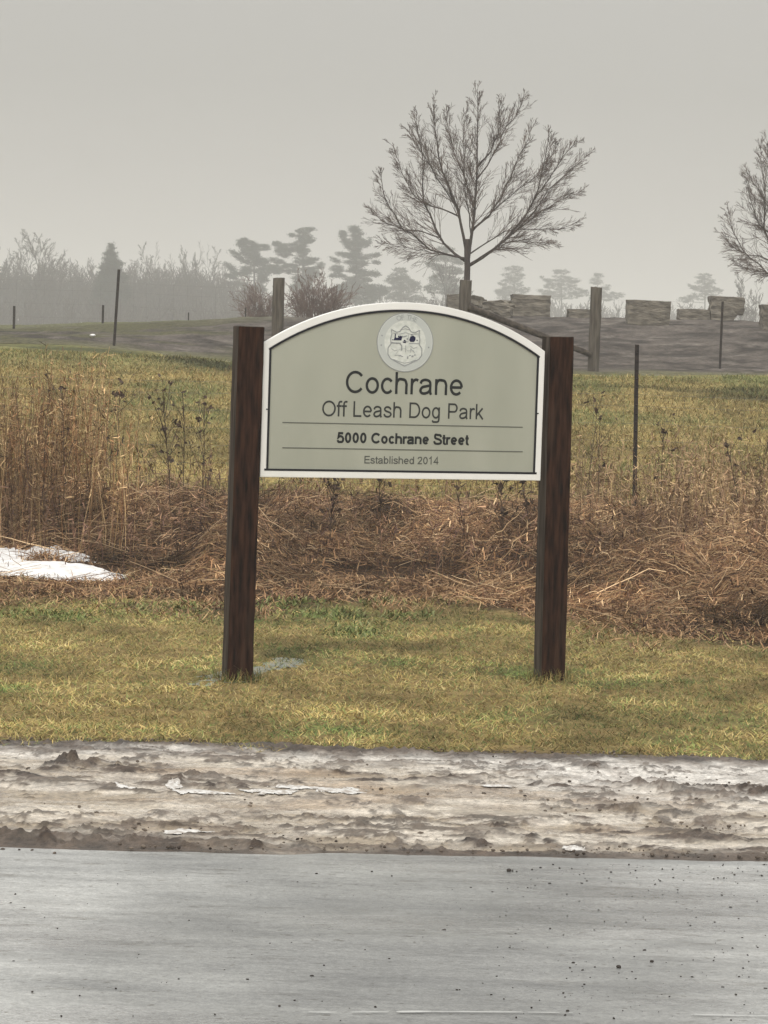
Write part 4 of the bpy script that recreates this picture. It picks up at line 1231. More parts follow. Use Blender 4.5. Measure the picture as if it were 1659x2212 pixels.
# near fence: runs behind the weeds
Yn = 25.0
a = at(1372, 1085, Yn); near = empty('wire_fence', (a.x, Yn, float(H(a.x, Yn))))
tag(near, 'near page wire fence on dark metal stakes rising from the dead weeds behind the sign', 'fence')
tops = at(1368, 744, Yn).z
base_pts = []
for k, x in enumerate((a.x - 4.08 * 3, a.x - 4.08 * 2, a.x - 4.08, a.x, a.x + 4.08, a.x + 8.16)):
    y = Yn + .02 * (x - a.x); z = float(H(x, y))
    base_pts.append((x - a.x, y - Yn, z - float(H(a.x, Yn))))
    h = (tops - float(H(a.x, Yn))) if k == 3 else 1.5 + .02 * k
    if k == 2: h = 1.40
    o = t_post(near, (x - a.x, y - Yn, z - float(H(a.x, Yn))), h, .021, (-.045 if k == 3 else .01, 0))
wires(near, base_pts, [.05, .2, .36, .54, .72, .90, 1.08, 1.2], .30, .0013)

# far fence: metal stakes and the timber gate posts
def stake_at(root, px, pb, pt, Y, r=.022, lean=None):
    b = at(px, pb, Y); t = at(px if lean is None else lean, pt, Y); z = float(H(b.x, Y))
    o = t_post(root, (b.x - root.location.x, Y - root.location.y, z - root.location.z), t.z - z, r, (t.x - b.x, 0))
    return (b.x - root.location.x, Y - root.location.y, z - root.location.z)
fr = G(1555, 797, 40, 70)
far = empty('wire_fence', (fr.x, fr.y, fr.z)); tag(far, 'far wire fence on thin stakes crossing in front of the gravel hill at the right', 'fence')
q1 = stake_at(far, 1555, 797, 651, fr.y, .024, 1561)
wp = at(1290, 808, 47.0)
q0 = (wp.x + .2 - far.location.x, 47.0 - far.location.y, float(H(wp.x, 47)) - far.location.z)
q2 = (q1[0] + 4.0, 1.2, float(H(far.location.x + 4, far.location.y + 1.2)) - far.location.z)
t_post(far, q2, 1.5, .022)
wires(far, [q0, q1, q2], [.05, .3, .6, .9, 1.2, 1.4], .6, .0009)
fl = G(245, 749, 40, 70)
farl = empty('wire_fence', (fl.x, fl.y, fl.z)); tag(farl, 'far wire fence with one tall dark stake at the left grass edge', 'fence')
p1_ = stake_at(farl, 245, 749, 582, fl.y, .030, 257)
lx = at(598, 800, 47).x
p2_ = (lx - .2 - farl.location.x, 47 - farl.location.y, float(H(lx, 47)) - farl.location.z)
p0_ = (-7.5, 1.0, float(H(farl.location.x - 7.5, farl.location.y + 1)) - farl.location.z)
t_post(farl, p0_, 1.5, .024)
wires(farl, [p0_, p1_, p2_], [.05, .3, .6, .9, 1.2, 1.4], .6, .0009)
# the fence over the rise, far left
rise_f = empty('wire_fence', at(222, 695, 84).to_tuple()); rise_f.location.z = float(H(rise_f.location.x, 84))
tag(rise_f, 'distant row of thin stakes along the rise', 'fence')
ppp = []
for (px, pb, pt, Y) in ((-60, 705, 662, 66), (30, 703, 661, 68), (222, 694, 659, 74), (407, 690, 675, 78), (530, 690, 664, 80)):
    b = at(px, pb, Y); z = float(H(b.x, Y)); t = at(px, pt, Y)
    loc = (b.x - rise_f.location.x, Y - rise_f.location.y, z - rise_f.location.z)
    t_post(rise_f, loc, max(t.z - z, .3), .020 if px > 300 else .034); ppp.append(loc)

def timber(name, px, ptop, Y, rad, label, seed, pbase=None, lean=0.0):
    rnd = random.Random(seed)
    b = at(px, 760, Y); z = float(H(b.x, Y)); top = at(px, ptop, Y)
    h = top.z - z
    bm = bmesh.new(); n = 14; rings = []
    for k in range(9):
        zz = -.2 + (h + .2) * k / 8
        rings.append([bm.verts.new((rad * (1 + rnd.uniform(-.03, .03)) * math.cos(2 * math.pi * i / n) + lean * zz,
                                    rad * (1 + rnd.uniform(-.03, .03)) * math.sin(2 * math.pi * i / n),
                                    zz + (rnd.uniform(-.012, .012) if k == 8 else 0))) for i in range(n)])
    for p, q in zip(rings, rings[1:]):
        for i in range(n): bm.faces.new((p[i], p[(i + 1) % n], q[(i + 1) % n], q[i]))
    bm.faces.new(rings[-1])
    return bm_mesh(name, bm), (b.x, Y, z), h
gate = empty('timber_brace', (0, 0, 0))
me1, l1, h1 = timber('post', 1001, 605, 47.0, .118, '', 1)
me2, l2, h2 = timber('post', 1283, 620, 47.0, .112, '', 2)
gate.location = l1
tag(gate, 'grey timber fence brace of two posts and a slanting pole behind the sign', 'fence brace')
link('post', me1, M_grey_wood, gate, (0, 0, 0)); link('post', me2, M_grey_wood, gate, tuple(Vector(l2) - Vector(l1)))
pa = at(1012, 663, 46.86); pb_ = at(1277, 766, 46.88)
V, F = tubes(np.array([[list(pa.lerp(pb_, k / 4) - Vector(l1)) for k in range(5)]]), np.array([[.068, .066, .064, .06, .056]]), 8)
link('brace_pole', np_mesh('brace_pole', V, F, smooth=True), M_dark_pole, gate)
V, F = tubes(np.array([[list(Vector((0, .0, .25)).lerp(Vector(l2) - Vector(l1) + Vector((0, 0, h2 * .78)), k / 4)) for k in range(5)]]), np.array([[.004] * 5]), 4)
link('brace_wire', np_mesh('brace_wire', V, F), M_wire, gate)
me3, l3, h3 = timber('timber_post', 598, 600, 47.0, .116, '', 3)
o = link('timber_post', me3, M_grey_wood, None, l3)
tag(o, 'single grey timber post behind the top left of the sign', 'fence post')

# ------------------------------------------------------------------ stone blocks on the gravel hill
def block(x0, x1, ytop, ybot, Y, depth, label, seed, taper=.04, slant=0.0, rough=.03, notch=None, yaw=0):
    gg = G((x0 + x1) / 2, ybot + 3, 52, 79)
    Y = gg.y if gg.y < 78.5 else 75.5
    a = at(x0, ybot, Y); b = at(x1, ybot, Y); t = at((x0 + x1) / 2, ytop, Y)
    w = b.x - a.x; zg = float(H((a.x + b.x) / 2, Y)); zb = min(zg, (a.z + b.z) / 2) - .06; h = t.z - zb
    bm = bmesh.new()
    bmesh.ops.create_cube(bm, size=1)
    bmesh.ops.subdivide_edges(bm, edges=bm.edges[:], cuts=5, use_grid_fill=True)
    rnd = np.random.default_rng(seed); off = rnd.uniform(0, 50)
    for v in bm.verts:
        x, y, z = v.co
        tz = z + .5
        sx = w * (1 - taper * (1 - tz) * 2)
        v.co = Vector((x * sx, y * depth, tz * h + slant * x * h))
        nx = float(fbm(np.array(x * 3 + off), np.array(z * 3 + y * 2), 7, 3)) - .5
        ny = float(fbm(np.array(y * 3 + off), np.array(x * 4 + z * 2), 9, 3)) - .5
        lay = .5 * rough * math.sin(tz * 19 + off)
        v.co += Vector((nx * rough * 3 + lay * (1 if x > 0 else -1) * (abs(x) > .49), ny * rough * 3 + lay, nx * rough * 1.6))
        if notch and x * notch[0] > notch[1] and tz < notch[2]:
            v.co.z += h * (notch[2] - tz) * .9; v.co.y += depth * .1
    o = link('stone_block', bm_mesh('stone_block', bm), M_stone, None, ((a.x + b.x) / 2, Y + depth / 2, zb))
    o.rotation_euler[2] = yaw
    return tag(o, label, 'stone block', 'stone blocks set out on the gravel hill')
block(1355, 1448, 649, 699, 66, .8, 'dark layered stone block nearest on the hill, right of the timber brace', 1, .03, -.02, .02)
block(1106, 1189, 637, 679, 72, .8, 'pale rough stone block just left of the right brace post', 2, .02, -.0, .045)
block(1533, 1609, 641, 684, 71, .7, 'pale stone block with its lower right corner broken away, behind the far stake', 3, .05, -.02, .03, (1, .22, .35))
block(1228, 1300, 668, 682, 74, .7, 'low flat stone block behind the right brace post', 4, .0, 0, .02)
block(1468, 1534, 668, 684, 74, .7, 'low flat stone slab left of the block with the broken corner', 5, .0, 0, .02)
block(1647, 1730, 659, 712, 67, .8, 'stone block cut off by the right edge of the photo', 6, .02, 0, .03)
block(966, 1012, 636, 672, 73, .7, 'tan stone block at the left end of the rubble by the middle timber post', 7, .02, 0, .03)
block(1015, 1052, 643, 676, 73, .7, 'rounded rubble stone between the middle timber post and the pale block', 8, .1, -.2, .10)
block(1045, 1108, 650, 682, 73.5, .7, 'low broken rubble stone touching the left side of the pale rough block', 9, .1, .1, .09)
snow_mark = at(200, 727, 55)

# ------------------------------------------------------------------ trees
def grow(P, Rr, start, d, length, rad, lvl, rnd, prm):
    """adds one curved shoot and its side shoots to P, Rr (5 points each)"""
    K = 6
    pts = [start.copy()]; dd = d.normalized()
    step = length / (K - 1)
    for k in range(1, K):
        dd = (dd + Vector((rnd.gauss(0, 1), rnd.gauss(0, 1), rnd.gauss(0, .7))) * prm['wob'] + Vector((0, 0, prm['up']))).normalized()
        pts.append(pts[-1] + dd * step)
    P.append([list(p) for p in pts]); Rr.append([max(rad * (1 - .75 * k / (K - 1)), prm['minr']) for k in range(K)])
    if lvl <= 0: return
    n = prm['n'][lvl - 1]
    for j in range(n):
        s = .22 + prm.get('smax', .74) * (j + rnd.uniform(.1, .9)) / n
        i = s * (K - 1); i0 = min(int(i), K - 2)
        p = pts[i0].lerp(pts[i0 + 1], i - i0)
        t = (pts[i0 + 1] - pts[i0]).normalized()
        ax = t.cross(Vector((rnd.gauss(0, 1), rnd.gauss(0, 1), rnd.gauss(0, 1)))).normalized()
        nd = (Matrix.Rotation(rnd.uniform(*prm['ang']), 3, ax) @ t)
        grow(P, Rr, p, nd, length * rnd.uniform(*prm['len']) * (1.05 - .55 * s), max(rad * .55 * (1 - .5 * s), prm['minr']), lvl - 1, rnd, prm)

def tube_obj(name, P, Rr, sides, mat, parent, smooth=True):
    V, F = tubes(np.array(P), np.array(Rr), sides)
    return link(name, np_mesh(name, V, F, smooth=smooth), mat, parent)

def resample(pts, n):
    d = [0]
    for a, b in zip(pts, pts[1:]): d.append(d[-1] + (b - a).length)
    out = []
    for k in range(n):
        s = d[-1] * k / (n - 1); i = 0
        while i < len(d) - 2 and d[i + 1] < s: i += 1
        f = (s - d[i]) / max(d[i + 1] - d[i], 1e-6)
        out.append(pts[i].lerp(pts[i + 1], min(f, 1)))
    return out

def maple(Y, limbs, trunk, label, seed, conv, zbase_px):
    rnd = random.Random(seed)
    b = at(*zbase_px, Y); z0 = float(H(b.x, Y))
    root = empty('bare_tree', (b.x, Y, z0)); tag(root, label, 'tree')
    o3 = Vector((b.x, Y, z0))
    tp = [Vector((0, 0, -.3))] + [at(*conv(x, z), Y) - o3 for x, z in trunk]
    tp = resample(tp, 9)
    tube_obj('trunk', [[list(p) for p in tp]], [[.098 - .030 * k / 8 for k in range(9)]], 9, M_bark, root)
    P, Rr = [], []
    prm = dict(wob=.022, up=.016, minr=.0034, n=(2, 4, 5), ang=(.26, .60), len=(.45, .90), smax=.60)
    for li, (pts2, r0, r1, depth) in enumerate(limbs):
        N = 12
        raw = [at(*conv(x, z), Y) - o3 for x, z in pts2]
        pts = resample(raw, N)
        for k in range(N):
            s = k / (N - 1)
            pts[k].y += depth * s ** .8
            if 0 < k < N - 1: pts[k] += Vector((rnd.gauss(0, .012), rnd.gauss(0, .03), rnd.gauss(0, .012)))
        rad = [1.15 * r0 + (r1 - 1.15 * r0) * (k / (N - 1)) ** .8 for k in range(N)]
        tube_obj('limb', [[list(p) for p in pts]], [rad], 6, M_bark, root)
        L = sum((q - p).length for p, q in zip(pts, pts[1:]))
        n = int(L * 13)
        for j in range(n):
            s = .16 + .84 * (j + rnd.random()) / n
            i = s * (N - 1); i0 = min(int(i), N - 2)
            p = pts[i0].lerp(pts[i0 + 1], i - i0); t = (pts[i0 + 1] - pts[i0]).normalized()
            ax = t.cross(Vector((rnd.gauss(0, 1), rnd.gauss(0, 1), rnd.gauss(0, 1)))).normalized()
            nd = Matrix.Rotation(rnd.uniform(.35, .85), 3, ax) @ t
            ln = rnd.uniform(.35, 1.25) * (.98 - .76 * s)
            out_ = Vector((p.x, p.y, (p.z - 2.2) * .8)).normalized(); nd = (nd + out_ * .35).normalized()
            if nd.z < -.25 and p.z < 2.0: ln *= .6
            grow(P, Rr, p, nd, ln, max(rad[i0] * .40, .0056), 2, rnd, prm)
    tube_obj('crown', P, Rr, 3, M_twigbark, root)
    print('maple twigs', len(P))
    return root
def conv1(zx, zy): return ((860 + zx / 2.37) / 1.1573, (180 + zy / 2.37) / 1.1573)
limbs = [
    ([(735, 1120), (755, 960), (772, 800), (785, 640), (795, 500), (790, 330), (800, 170), (790, 100)], .045, .006, .15),
    ([(724, 1060), (700, 920), (680, 830), (640, 740), (600, 620), (560, 540), (550, 420), (530, 300), (525, 170)], .040, .006, -.35),
    ([(733, 1130), (640, 1070), (570, 990), (530, 900), (490, 800), (462, 740), (470, 620), (470, 500), (440, 360), (432, 215)], .034, .005, .5),
    ([(742, 1145), (850, 1080), (950, 1000), (1060, 870), (1130, 750), (1160, 640), (1190, 500), (1215, 360)], .040, .005, -.4),
    ([(1120, 765), (1220, 620), (1300, 500), (1375, 415)], .018, .005, -.2),
    ([(940, 1005), (1060, 900), (1150, 800), (1210, 700), (1330, 590), (1465, 475)], .022, .005, .5),
    ([(765, 930), (850, 860), (930, 750), (980, 640), (1040, 500), (1090, 400), (1110, 320)], .026, .005, .4),
    ([(790, 560), (860, 480), (905, 380), (920, 270), (918, 190)], .018, .005, -.6),
    ([(785, 640), (870, 520), (960, 330), (1040, 230), (1075, 130)], .018, .005, .7),
    ([(722, 1105), (600, 1085), (520, 1060), (430, 980), (340, 920), (270, 800), (235, 720), (215, 590)], .026, .005, -.6),
    ([(565, 980), (460, 940), (350, 930), (220, 880), (140, 790)], .016, .004, .3),
    ([(690, 860), (600, 815), (520, 790), (420, 740), (350, 600), (290, 420)], .020, .004, .8),
    ([(665, 790), (560, 650), (470, 500), (370, 350)], .016, .004, -.8),
    ([(742, 1080), (830, 1020), (960, 940), (1100, 925), (1290, 925), (1400, 880)], .018, .004, .9),
    ([(745, 1140), (830, 1080), (960, 1010), (1080, 1010), (1240, 1025)], .014, .004, -.9),
    ([(700, 1100), (560, 1075), (400, 1040), (210, 1005)], .012, .004, .9),
    ([(772, 800), (720, 640), (660, 480), (620, 320), (610, 200)], .018, .004, .9),
    ([(755, 980), (720, 760), (710, 560), (700, 380), (720, 240)], .018, .004, -.9),
    ([(800, 900), (930, 780), (1080, 660), (1200, 560), (1290, 400)], .016, .004, 1.0),
    ([(1000, 960), (1130, 850), (1280, 760), (1420, 700)], .014, .004, .2),
]
maple(60, limbs, [(722, 1530), (727, 1400), (728, 1230), (732, 1140), (728, 1060), (728, 990)],
      'bare round-crowned young maple rising behind the middle timber post', 3, conv1, (1005, 690))
# second maple, mostly outside the right edge: same habit, further right
def conv2(zx, zy):
    return (1718 + (zx - 728) * .272, 648 + (zy - 1230) * .325)
maple(64, [(l[0][::1], l[1], l[2], -l[3]) for l in limbs], [(722, 1400), (727, 1300), (728, 1230), (732, 1140), (728, 1060), (728, 990)],
      'bare young maple cut by the right edge of the photo', 8, conv2, (1700, 700))

FS = 1.9
# misty bare trees of the wood on the left: three individuals shared as mesh data
def bare_tree_mesh(seed, h, spread, up=.05, minr=.019):
    rnd = random.Random(seed)
    tp = resample([Vector((0, 0, -1)), Vector((rnd.uniform(-.1, .1), 0, h * .3)), Vector((rnd.uniform(-.3, .3), 0, h * .62))], 8)
    tV, tF = tubes(np.array([[list(p) for p in tp]]), np.array([[h * .012 * (1 - .55 * k / 7) for k in range(8)]]), 6)
    trunk = np_mesh('trunk', tV, tF, smooth=True)
    P, Rr = [], []
    prm = dict(wob=.06, up=up * .5, minr=minr, n=(5, 6, 7), ang=(.3, .8), len=(.34, .66))
    for j in range(15):
        s = .22 + .78 * j / 14
        i = s * 7; i0 = min(int(i), 6); p = tp[i0].lerp(tp[i0 + 1], i - i0)
        az = rnd.uniform(0, 6.28); el = rnd.uniform(.5, 1.15) if j < 12 else rnd.uniform(1.1, 1.5)
        d = Vector((math.cos(az) * math.cos(el), math.sin(az) * math.cos(el), math.sin(el)))
        grow(P, Rr, p, d, h * spread * rnd.uniform(.30, .46), h * .0050, 3 if j % 2 == 0 else 2, rnd, prm)
    V, F = tubes(np.array(P), np.array(Rr), 3)
    return trunk, np_mesh('crown', V, F)
variants = [bare_tree_mesh(41, 10, 1.0), bare_tree_mesh(42, 10, .85), bare_tree_mesh(43, 10, 1.1, .03), bare_tree_mesh(44, 10, .8, .08)]
for tr_, cr_ in variants: tr_.materials.append(M_farbark); cr_.materials.append(M_farbark)
def misty_tree(px, ptop, Y, var, label, wide=1.0):
    Y *= FS
    b = at(px, 700, Y); z0 = float(H(b.x, Y)); t = at(px, ptop, Y)
    s = (t.z - z0) / 10.2
    root = empty('misty_bare_tree', (b.x, Y, z0), random.uniform(0, 6)); tag(root, label, 'tree', 'misty bare trees of the wood behind the rise')
    tr_, cr_ = variants[var]
    for nm, me in (('trunk', tr_), ('crown', cr_)):
        o = link(nm, me, None, root); o.scale = (s * wide, s * wide, s)
    return root
for a_ in ((82, 508, 175, 0, 'tallest misty bare tree of the wood, near the left edge', 1.0),
           (12, 545, 185, 1, 'misty bare tree at the left edge of the photo', 1.0),
           (48, 535, 190, 2, 'misty bare tree left of and behind the tallest one', .9),
           (128, 545, 180, 3, 'narrow misty bare tree on the right flank of the tallest one', .9),
           (165, 578, 185, 1, 'low misty bare tree between the tallest one and the dark conifer', .8),
           (198, 560, 195, 3, 'thin misty bare tree just left of the dark conifer', .8),
           (290, 580, 190, 0, 'small misty bare tree right of the dark conifer', .7),
           (325, 548, 200, 2, 'misty bare tree with a feathery top right of the tall stake', .85),
           (362, 556, 200, 1, 'pale misty bare tree left of the twin-topped one', .8),
           (398, 533, 190, 3, 'left one of the two close tall misty bare trees by the pines', .7),
           (424, 530, 192, 1, 'right one of the two close tall misty bare trees by the pines', .7),
           (455, 555, 195, 2, 'leaning misty bare tree nearest the left pine', .75),
           (1600, 590, 150, 3, 'faint misty sapling above the block with the broken corner', .9),
           (1632, 612, 150, 1, 'faintest misty sapling at the right edge', .8),
           (962, 565, 150, 0, 'misty bare tree showing through under the left side of the maple', .9)):
    misty_tree(*a_)
# thicket at the foot of the wood: nobody could count its stems
rnd = random.Random(5); P, Rr = [], []
prm = dict(wob=.07, up=.05, minr=.036, n=(4, 5, 5), ang=(.3, .9), len=(.4, .7))
for k in range(900):
    px = rnd.uniform(-140, 560); Y = rnd.uniform(182, 215) * FS
    top = 622 + rnd.uniform(-26, 30) + (14 if px > 470 else 0)
    b = at(px, 700, Y); z0 = float(H(b.x, Y)); h = (at(px, top, Y).z - z0)
    grow(P, Rr, Vector((b.x, Y, z0)), Vector((rnd.gauss(0, .12), rnd.gauss(0, .12), 1)), h, .09, 2, rnd, prm)
for k in range(150):
    px = rnd.uniform(-140, 500); Y = rnd.uniform(345, 400)
    top = 590 + rnd.uniform(-30, 25) + (15 if px > 440 else 0) - (20 if px < 150 else 0)
    b = at(px, 700, Y); z0 = float(H(b.x, Y)); h = (at(px, top, Y).z - z0) / 1.12
    grow(P, Rr, Vector((b.x, Y, z0)), Vector((rnd.gauss(0, .06), rnd.gauss(0, .06), 1)), h, .09, 3, rnd, dict(prm, n=(4, 5, 7), ang=(.3, .7), len=(.30, .52), minr=.022, up=.02, wob=.04))
for k in range(700):
    px = rnd.uniform(-140, 560); Y = rnd.uniform(300, 345)
    b = at(px, 700, Y); z0 = float(H(b.x, Y))
    grow(P, Rr, Vector((b.x, Y, z0)), Vector((rnd.gauss(0, .5), rnd.gauss(0, .3), 1)), rnd.uniform(1.5, 4.5), .07, 1, rnd, dict(prm, n=(9,)))
tag(tube_obj('wood_thicket', P, Rr, 3, M_farbark, None, False), 'misty grey undergrowth and thin stems filling the foot of the wood', 'wood', kind='stuff')
rnd = random.Random(6); P, Rr = [], []
for k in range(330):
    px = rnd.uniform(560, 1760); Y = rnd.uniform(240, 330) * FS
    top = 662 + (px - 1000) * .022 + rnd.uniform(-8, 16)
    b = at(px, 700, Y); z0 = float(H(b.x, Y)); h = (at(px, top, Y).z - z0)
    grow(P, Rr, Vector((b.x, Y, z0)), Vector((rnd.gauss(0, .2), rnd.gauss(0, .2), 1)), h, .08, 2, rnd, dict(prm, minr=.07))
tag(tube_obj('far_hedgerow', P, Rr, 3, M_farbark, None, False), 'faint far hedgerow in the mist beyond the gravel hill', 'hedgerow', kind='stuff')

# reddish shrub behind the left timber post
def shrub(px0, px1, ptop, Y, n, label, seed):
    rnd = random.Random(seed); c = at((px0 + px1) / 2, 690, Y); z0 = float(H(c.x, Y))
    root = empty('bare_shrub', (c.x, Y, z0)); tag(root, label, 'shrub')
    w = (at(px1, 690, Y).x - at(px0, 690, Y).x) / 2; h = at((px0 + px1) / 2, ptop, Y).z - z0
    P, Rr = [], []
    prm = dict(wob=.12, up=-.005, minr=.0075, n=(4, 5, 5), ang=(.3, .8), len=(.36, .6))
    for k in range(n):
        u = rnd.uniform(-1, 1); d = Vector((u * w / h * .95, rnd.gauss(0, .35), 1)).normalized()
        grow(P, Rr, Vector((u * w * .35, rnd.uniform(-.4, .4), -.05)), d, h * rnd.uniform(.75, 1.12) * (1 - .22 * abs(u)), .018, 2, rnd, prm)
    tube_obj('twigs', P, Rr, 3, M_shrub, root, False)
    P, Rr = P[:0], []
    for k in range(8):
        u = rnd.uniform(-.5, .5)
        P.append([[u * w * .5, 0, -.1], [u * w * .7, 0, h * .25], [u * w * .9, rnd.uniform(-.1, .1), h * .5]]); Rr.append([.03, .022, .012])
    tube_obj('stems', P, Rr, 5, M_shrub, root)
shrub(618, 748, 596, 92, 70, 'dense reddish bare shrub behind the left timber post and the arch of the sign', 2)
shrub(520, 600, 612, 96, 40, 'thinner reddish bare shrub left of the left timber post', 3)

# white pines in the mist: each foliage mass hangs on its own bough
def pine(tx, ptop, Y, masses, label, seed, density=1.0, kind='white_pine', trunk_r=.26):
    """masses: (x, y, half length, half thickness, tilt in degrees), picture units"""
    Y *= FS; rnd = random.Random(seed); g = np.random.default_rng(seed)
    b = at(tx, 705, Y); z0 = float(H(b.x, Y)); o3 = Vector((b.x, Y, z0))
    m = Y / FOC
    root = empty(kind, tuple(o3)); tag(root, label, 'tree')
    top = at(tx, ptop, Y) - o3
    tube_obj('trunk', [[[0, 0, -1], [0, 0, top.z * .4], [top.x * .5, 0, top.z * .75], [top.x, 0, top.z * .97]]], [[trunk_r, trunk_r * .8, trunk_r * .5, .05]], 7, M_farbark, root)
    P, Rr, C0 = [], [], []
    for (x, y, rx, ry, an) in masses:
        dep = rnd.uniform(-.9, .9) * max(rx, 10) * m
        c = at(x, y, Y + dep) - o3
        zt = min(c.z - abs(c.x) * .12, top.z * .95); t = zt / top.z
        st = Vector((top.x * t, 0, zt))
        P.append([list(st), list(st.lerp(c, .5) + Vector((0, 0, -.04 * abs(c.x)))), list(c)]); Rr.append([.075, .055, .03])
        n = int(max(10, rx * ry * .34 * density + 6))
        r = np.sqrt(g.random(n)); th = g.uniform(0, 2 * math.pi, n)
        u = rx * m * r * np.cos(th); v = ry * m * r * np.sin(th)
        ca, sa = math.cos(R(an)), math.sin(R(an))
        C0.append(np.stack([c.x + u * ca - v * sa, c.y + g.normal(0, .45, n) * rx * m, c.z + u * sa + v * ca], -1))
    tube_obj('boughs', P, Rr, 4, M_farbark, root)
    cl = np.concatenate(C0); k = 26
    C = np.repeat(cl, k, axis=0) + g.normal(0, 1, (len(cl) * k, 3)) * np.array([.26, .26, .11])
    D = g.normal(0, 1, C.shape); D[:, 2] = np.abs(D[:, 2]) * .9; D /= np.linalg.norm(D, axis=1, keepdims=True)
    L = g.uniform(.20, .42, (len(C), 1)); sd = np.cross(D, g.normal(0, 1, C.shape)); sd /= np.linalg.norm(sd, axis=1, keepdims=True)
    V = np.stack([C - sd * .05, C + sd * .05, C + D * L], 1).reshape(-1, 3)
    link('needles', np_mesh('needles', V, np.arange(len(V)).reshape(-1, 3)), M_needle, root)
    return root
def za(L): return [(466.6 + x * .2917, 466.6 + y * .2917, rx * .2917, ry * .2917, an) for x, y, rx, ry, an in L]
def zb(L): return [(829.5 + x * .5, 432 + y * .5, rx * .5, ry * .5, an) for x, y, rx, ry, an in L]
pine(548, 515, 205, za([(195, 190, 32, 24, 0), (235, 220, 75, 40, -12), (330, 238, 65, 22, 5), (250, 275, 62, 36, 0), (285, 325, 42, 50, 0),
     (150, 290, 62, 13, -35), (208, 335, 45, 13, -20), (108, 385, 58, 15, -38), (160, 432, 90, 17, 8), (110, 452, 50, 9, -20), (150, 507, 92, 15, 0),
     (232, 395, 52, 20, 0), (350, 345, 42, 28, 0), (350, 415, 48, 45, 0), (420, 388, 45, 28, 0), (345, 470, 36, 28, 0), (300, 540, 60, 30, 0)]),
     'misty pine with long flat boughs reaching left, leftmost of the three big pines', 1)
pine(653, 493, 208, za([(665, 108, 68, 18, 8), (648, 155, 50, 30, 0), (695, 185, 38, 18, 25), (618, 225, 42, 40, 0), (562, 142, 14, 14, 0), (530, 238, 62, 30, 0),
     (452, 215, 30, 20, -30), (500, 275, 52, 32, -10), (640, 262, 42, 40, 0), (452, 335, 55, 17, -12), (535, 372, 68, 17, 0), (645, 335, 60, 32, 0),
     (722, 330, 38, 20, 20), (772, 370, 26, 18, 60), (692, 400, 58, 26, 0), (560, 412, 58, 15, 0), (440, 405, 50, 26, 0), (720, 435, 58, 22, 0),
     (640, 470, 80, 30, 0), (640, 540, 90, 40, 0)]),
     'misty pine with a flag-like top, middle of the three big pines', 2)
pine(768, 490, 210, za([(1025, 98, 44, 20, 0), (1045, 140, 36, 50, 0), (940, 135, 22, 22, 0), (950, 185, 14, 45, 25), (988, 215, 22, 45, 15), (1120, 200, 14, 45, -25),
     (1080, 212, 20, 40, -10), (1035, 232, 34, 55, 0), (940, 288, 42, 16, 0), (1030, 300, 66, 24, 0), (1140, 302, 62, 13, 15), (1192, 288, 14, 14, 0),
     (882, 330, 38, 10, -30), (1040, 350, 80, 24, 0), (1182, 345, 24, 11, -10), (895, 395, 38, 28, 0), (900, 442, 58, 15, 0), (1030, 398, 62, 24, 0),
     (1092, 425, 55, 24, 0), (1182, 432, 38, 20, -20), (1040, 478, 100, 30, 0), (1040, 535, 140, 42, 0), (930, 560, 80, 46, 0), (1180, 555, 90, 46, 0), (1040, 610, 180, 40, 0)]),
     'misty even-sided pine above the left half of the arch, rightmost of the three', 3)
pine(866, 582, 245, za([(1370, 405, 48, 16, 0), (1350, 450, 72, 28, 0), (1300, 480, 40, 20, 0), (1385, 498, 90, 40, 0), (1330, 560, 110, 38, 0), (1475, 530, 34, 45, -20), (1400, 610, 150, 30, 0)]),
     'small faint pine between the big pines and the maple', 4)
pine(962, 540, 215, zb([(268, 215, 34, 12, 0), (250, 250, 52, 15, 10), (300, 262, 40, 14, -20), (225, 290, 46, 14, -15), (290, 308, 54, 18, 0), (255, 345, 62, 20, 0), (250, 385, 78, 24, 0), (330, 400, 50, 20, 0)]),
     'loose misty pine behind the left foot of the maple crown', 5, density=.7)
pine(1110, 576, 300, zb([(562, 300, 42, 13, 0), (560, 330, 48, 18, 0), (550, 362, 52, 18, 0), (548, 395, 62, 20, 0), (505, 405, 26, 12, -20), (608, 390, 22, 12, 0), (560, 425, 70, 18, 0)]),
     'faint pale pine right of the maple trunk', 6, kind='pine')
pine(1212, 583, 300, zb([(762, 312, 36, 10, 0), (765, 342, 50, 15, 0), (704, 352, 32, 10, -35), (826, 350, 28, 9, 25), (762, 375, 72, 16, 0), (845, 400, 42, 18, 0), (700, 398, 34, 10, -10), (768, 412, 80, 18, 0)]),
     'faint broad pine just left of the right brace post', 7, kind='pine')
pine(1290, 594, 310, zb([(928, 328, 20, 12, 0), (915, 352, 26, 14, 0), (962, 378, 16, 8, 35), (940, 392, 36, 14, 0), (995, 412, 42, 13, 0), (940, 425, 60, 14, 0)]),
     'narrow faint pine right behind the right brace post', 8, kind='pine')
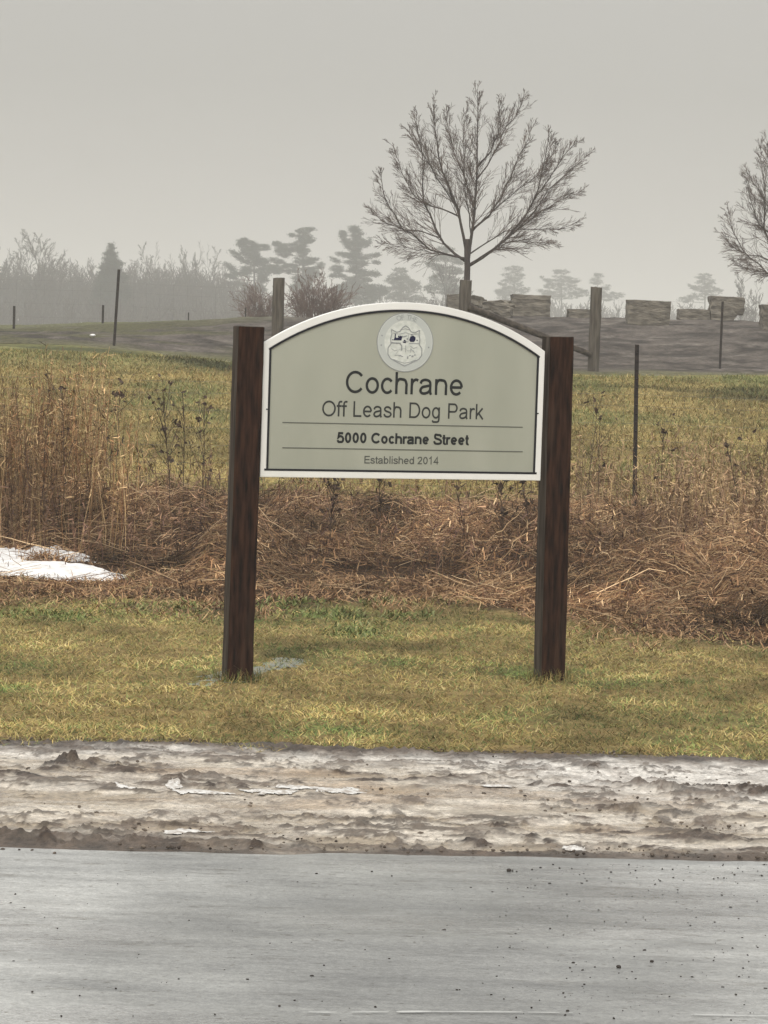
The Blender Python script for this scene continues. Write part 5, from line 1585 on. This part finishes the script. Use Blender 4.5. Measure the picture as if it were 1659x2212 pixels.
pine(1522, 592, 300, zb([(1382, 330, 32, 12, 0), (1392, 356, 42, 15, 0), (1335, 378, 26, 9, -25), (1388, 385, 50, 16, 0), (1438, 395, 24, 12, 0), (1380, 418, 76, 16, 0), (1300, 432, 30, 12, 0)]),
     'faint pine alone between the two pale stone blocks at the right', 9, kind='pine')
pl = [(240, 534, 3, 7, 0), (240, 545, 5, 6, 0)]
rnd = random.Random(4)
for k in range(15):
    y = 552 + k * 9.8; w_ = 12 + 44 * (k / 14) ** .9
    pl += [(240 + rnd.uniform(-4, 4), y, w_ * rnd.uniform(.75, 1.1), 8.5, rnd.uniform(-8, 8))]
    if k > 3: pl += [(240 + sgn * w_ * .8, y + 3, 8, 4, -20 * sgn) for sgn in (-1, 1)]
pine(240, 528, 178, pl, 'dark pointed conifer standing in the misty wood behind the tall stake', 12, kind='conifer')

# small pale stone lying by the far left fence
o_ = G(200, 727, 45, 75)
bm = bmesh.new(); bmesh.ops.create_icosphere(bm, subdivisions=2, radius=.06)
for v in bm.verts: v.co = Vector((v.co.x * 1.3, v.co.y, v.co.z * .6)) * random.uniform(.9, 1.1)
tag(link('stone', bm_mesh('stone', bm, True), M_snow, None, (o_.x, o_.y, o_.z + .03)), 'small pale stone lying on the bare ground left of the tall stake', 'stone')

# ------------------------------------------------------------------ mist
HZ = 0.00155
bm = bmesh.new(); bmesh.ops.create_cube(bm, size=1)
hz = link('haze', bm_mesh('haze', bm), None)
hz.scale = (3200, 3200, 32); hz.location = (0, 0, 14.6)
tag(hz, kind='stuff', label='even pale winter mist over the whole park', cat='haze')
mh = bpy.data.materials.new('mist'); mh.use_nodes = True
n = mh.node_tree.nodes; n.clear()
mo = n.new('ShaderNodeOutputMaterial'); pv = n.new('ShaderNodeVolumePrincipled')
pv.inputs['Color'].default_value = (.88, .87, .85, 1); pv.inputs['Density'].default_value = HZ
mh.node_tree.links.new(pv.outputs[0], mo.inputs['Volume'])
hz.data.materials.append(mh)
print('tris', sum(len(o.data.polygons) * (2 if o.data.polygons and o.data.polygons[0].loop_total == 4 else 1) for o in bpy.data.objects if o.type == 'MESH'))
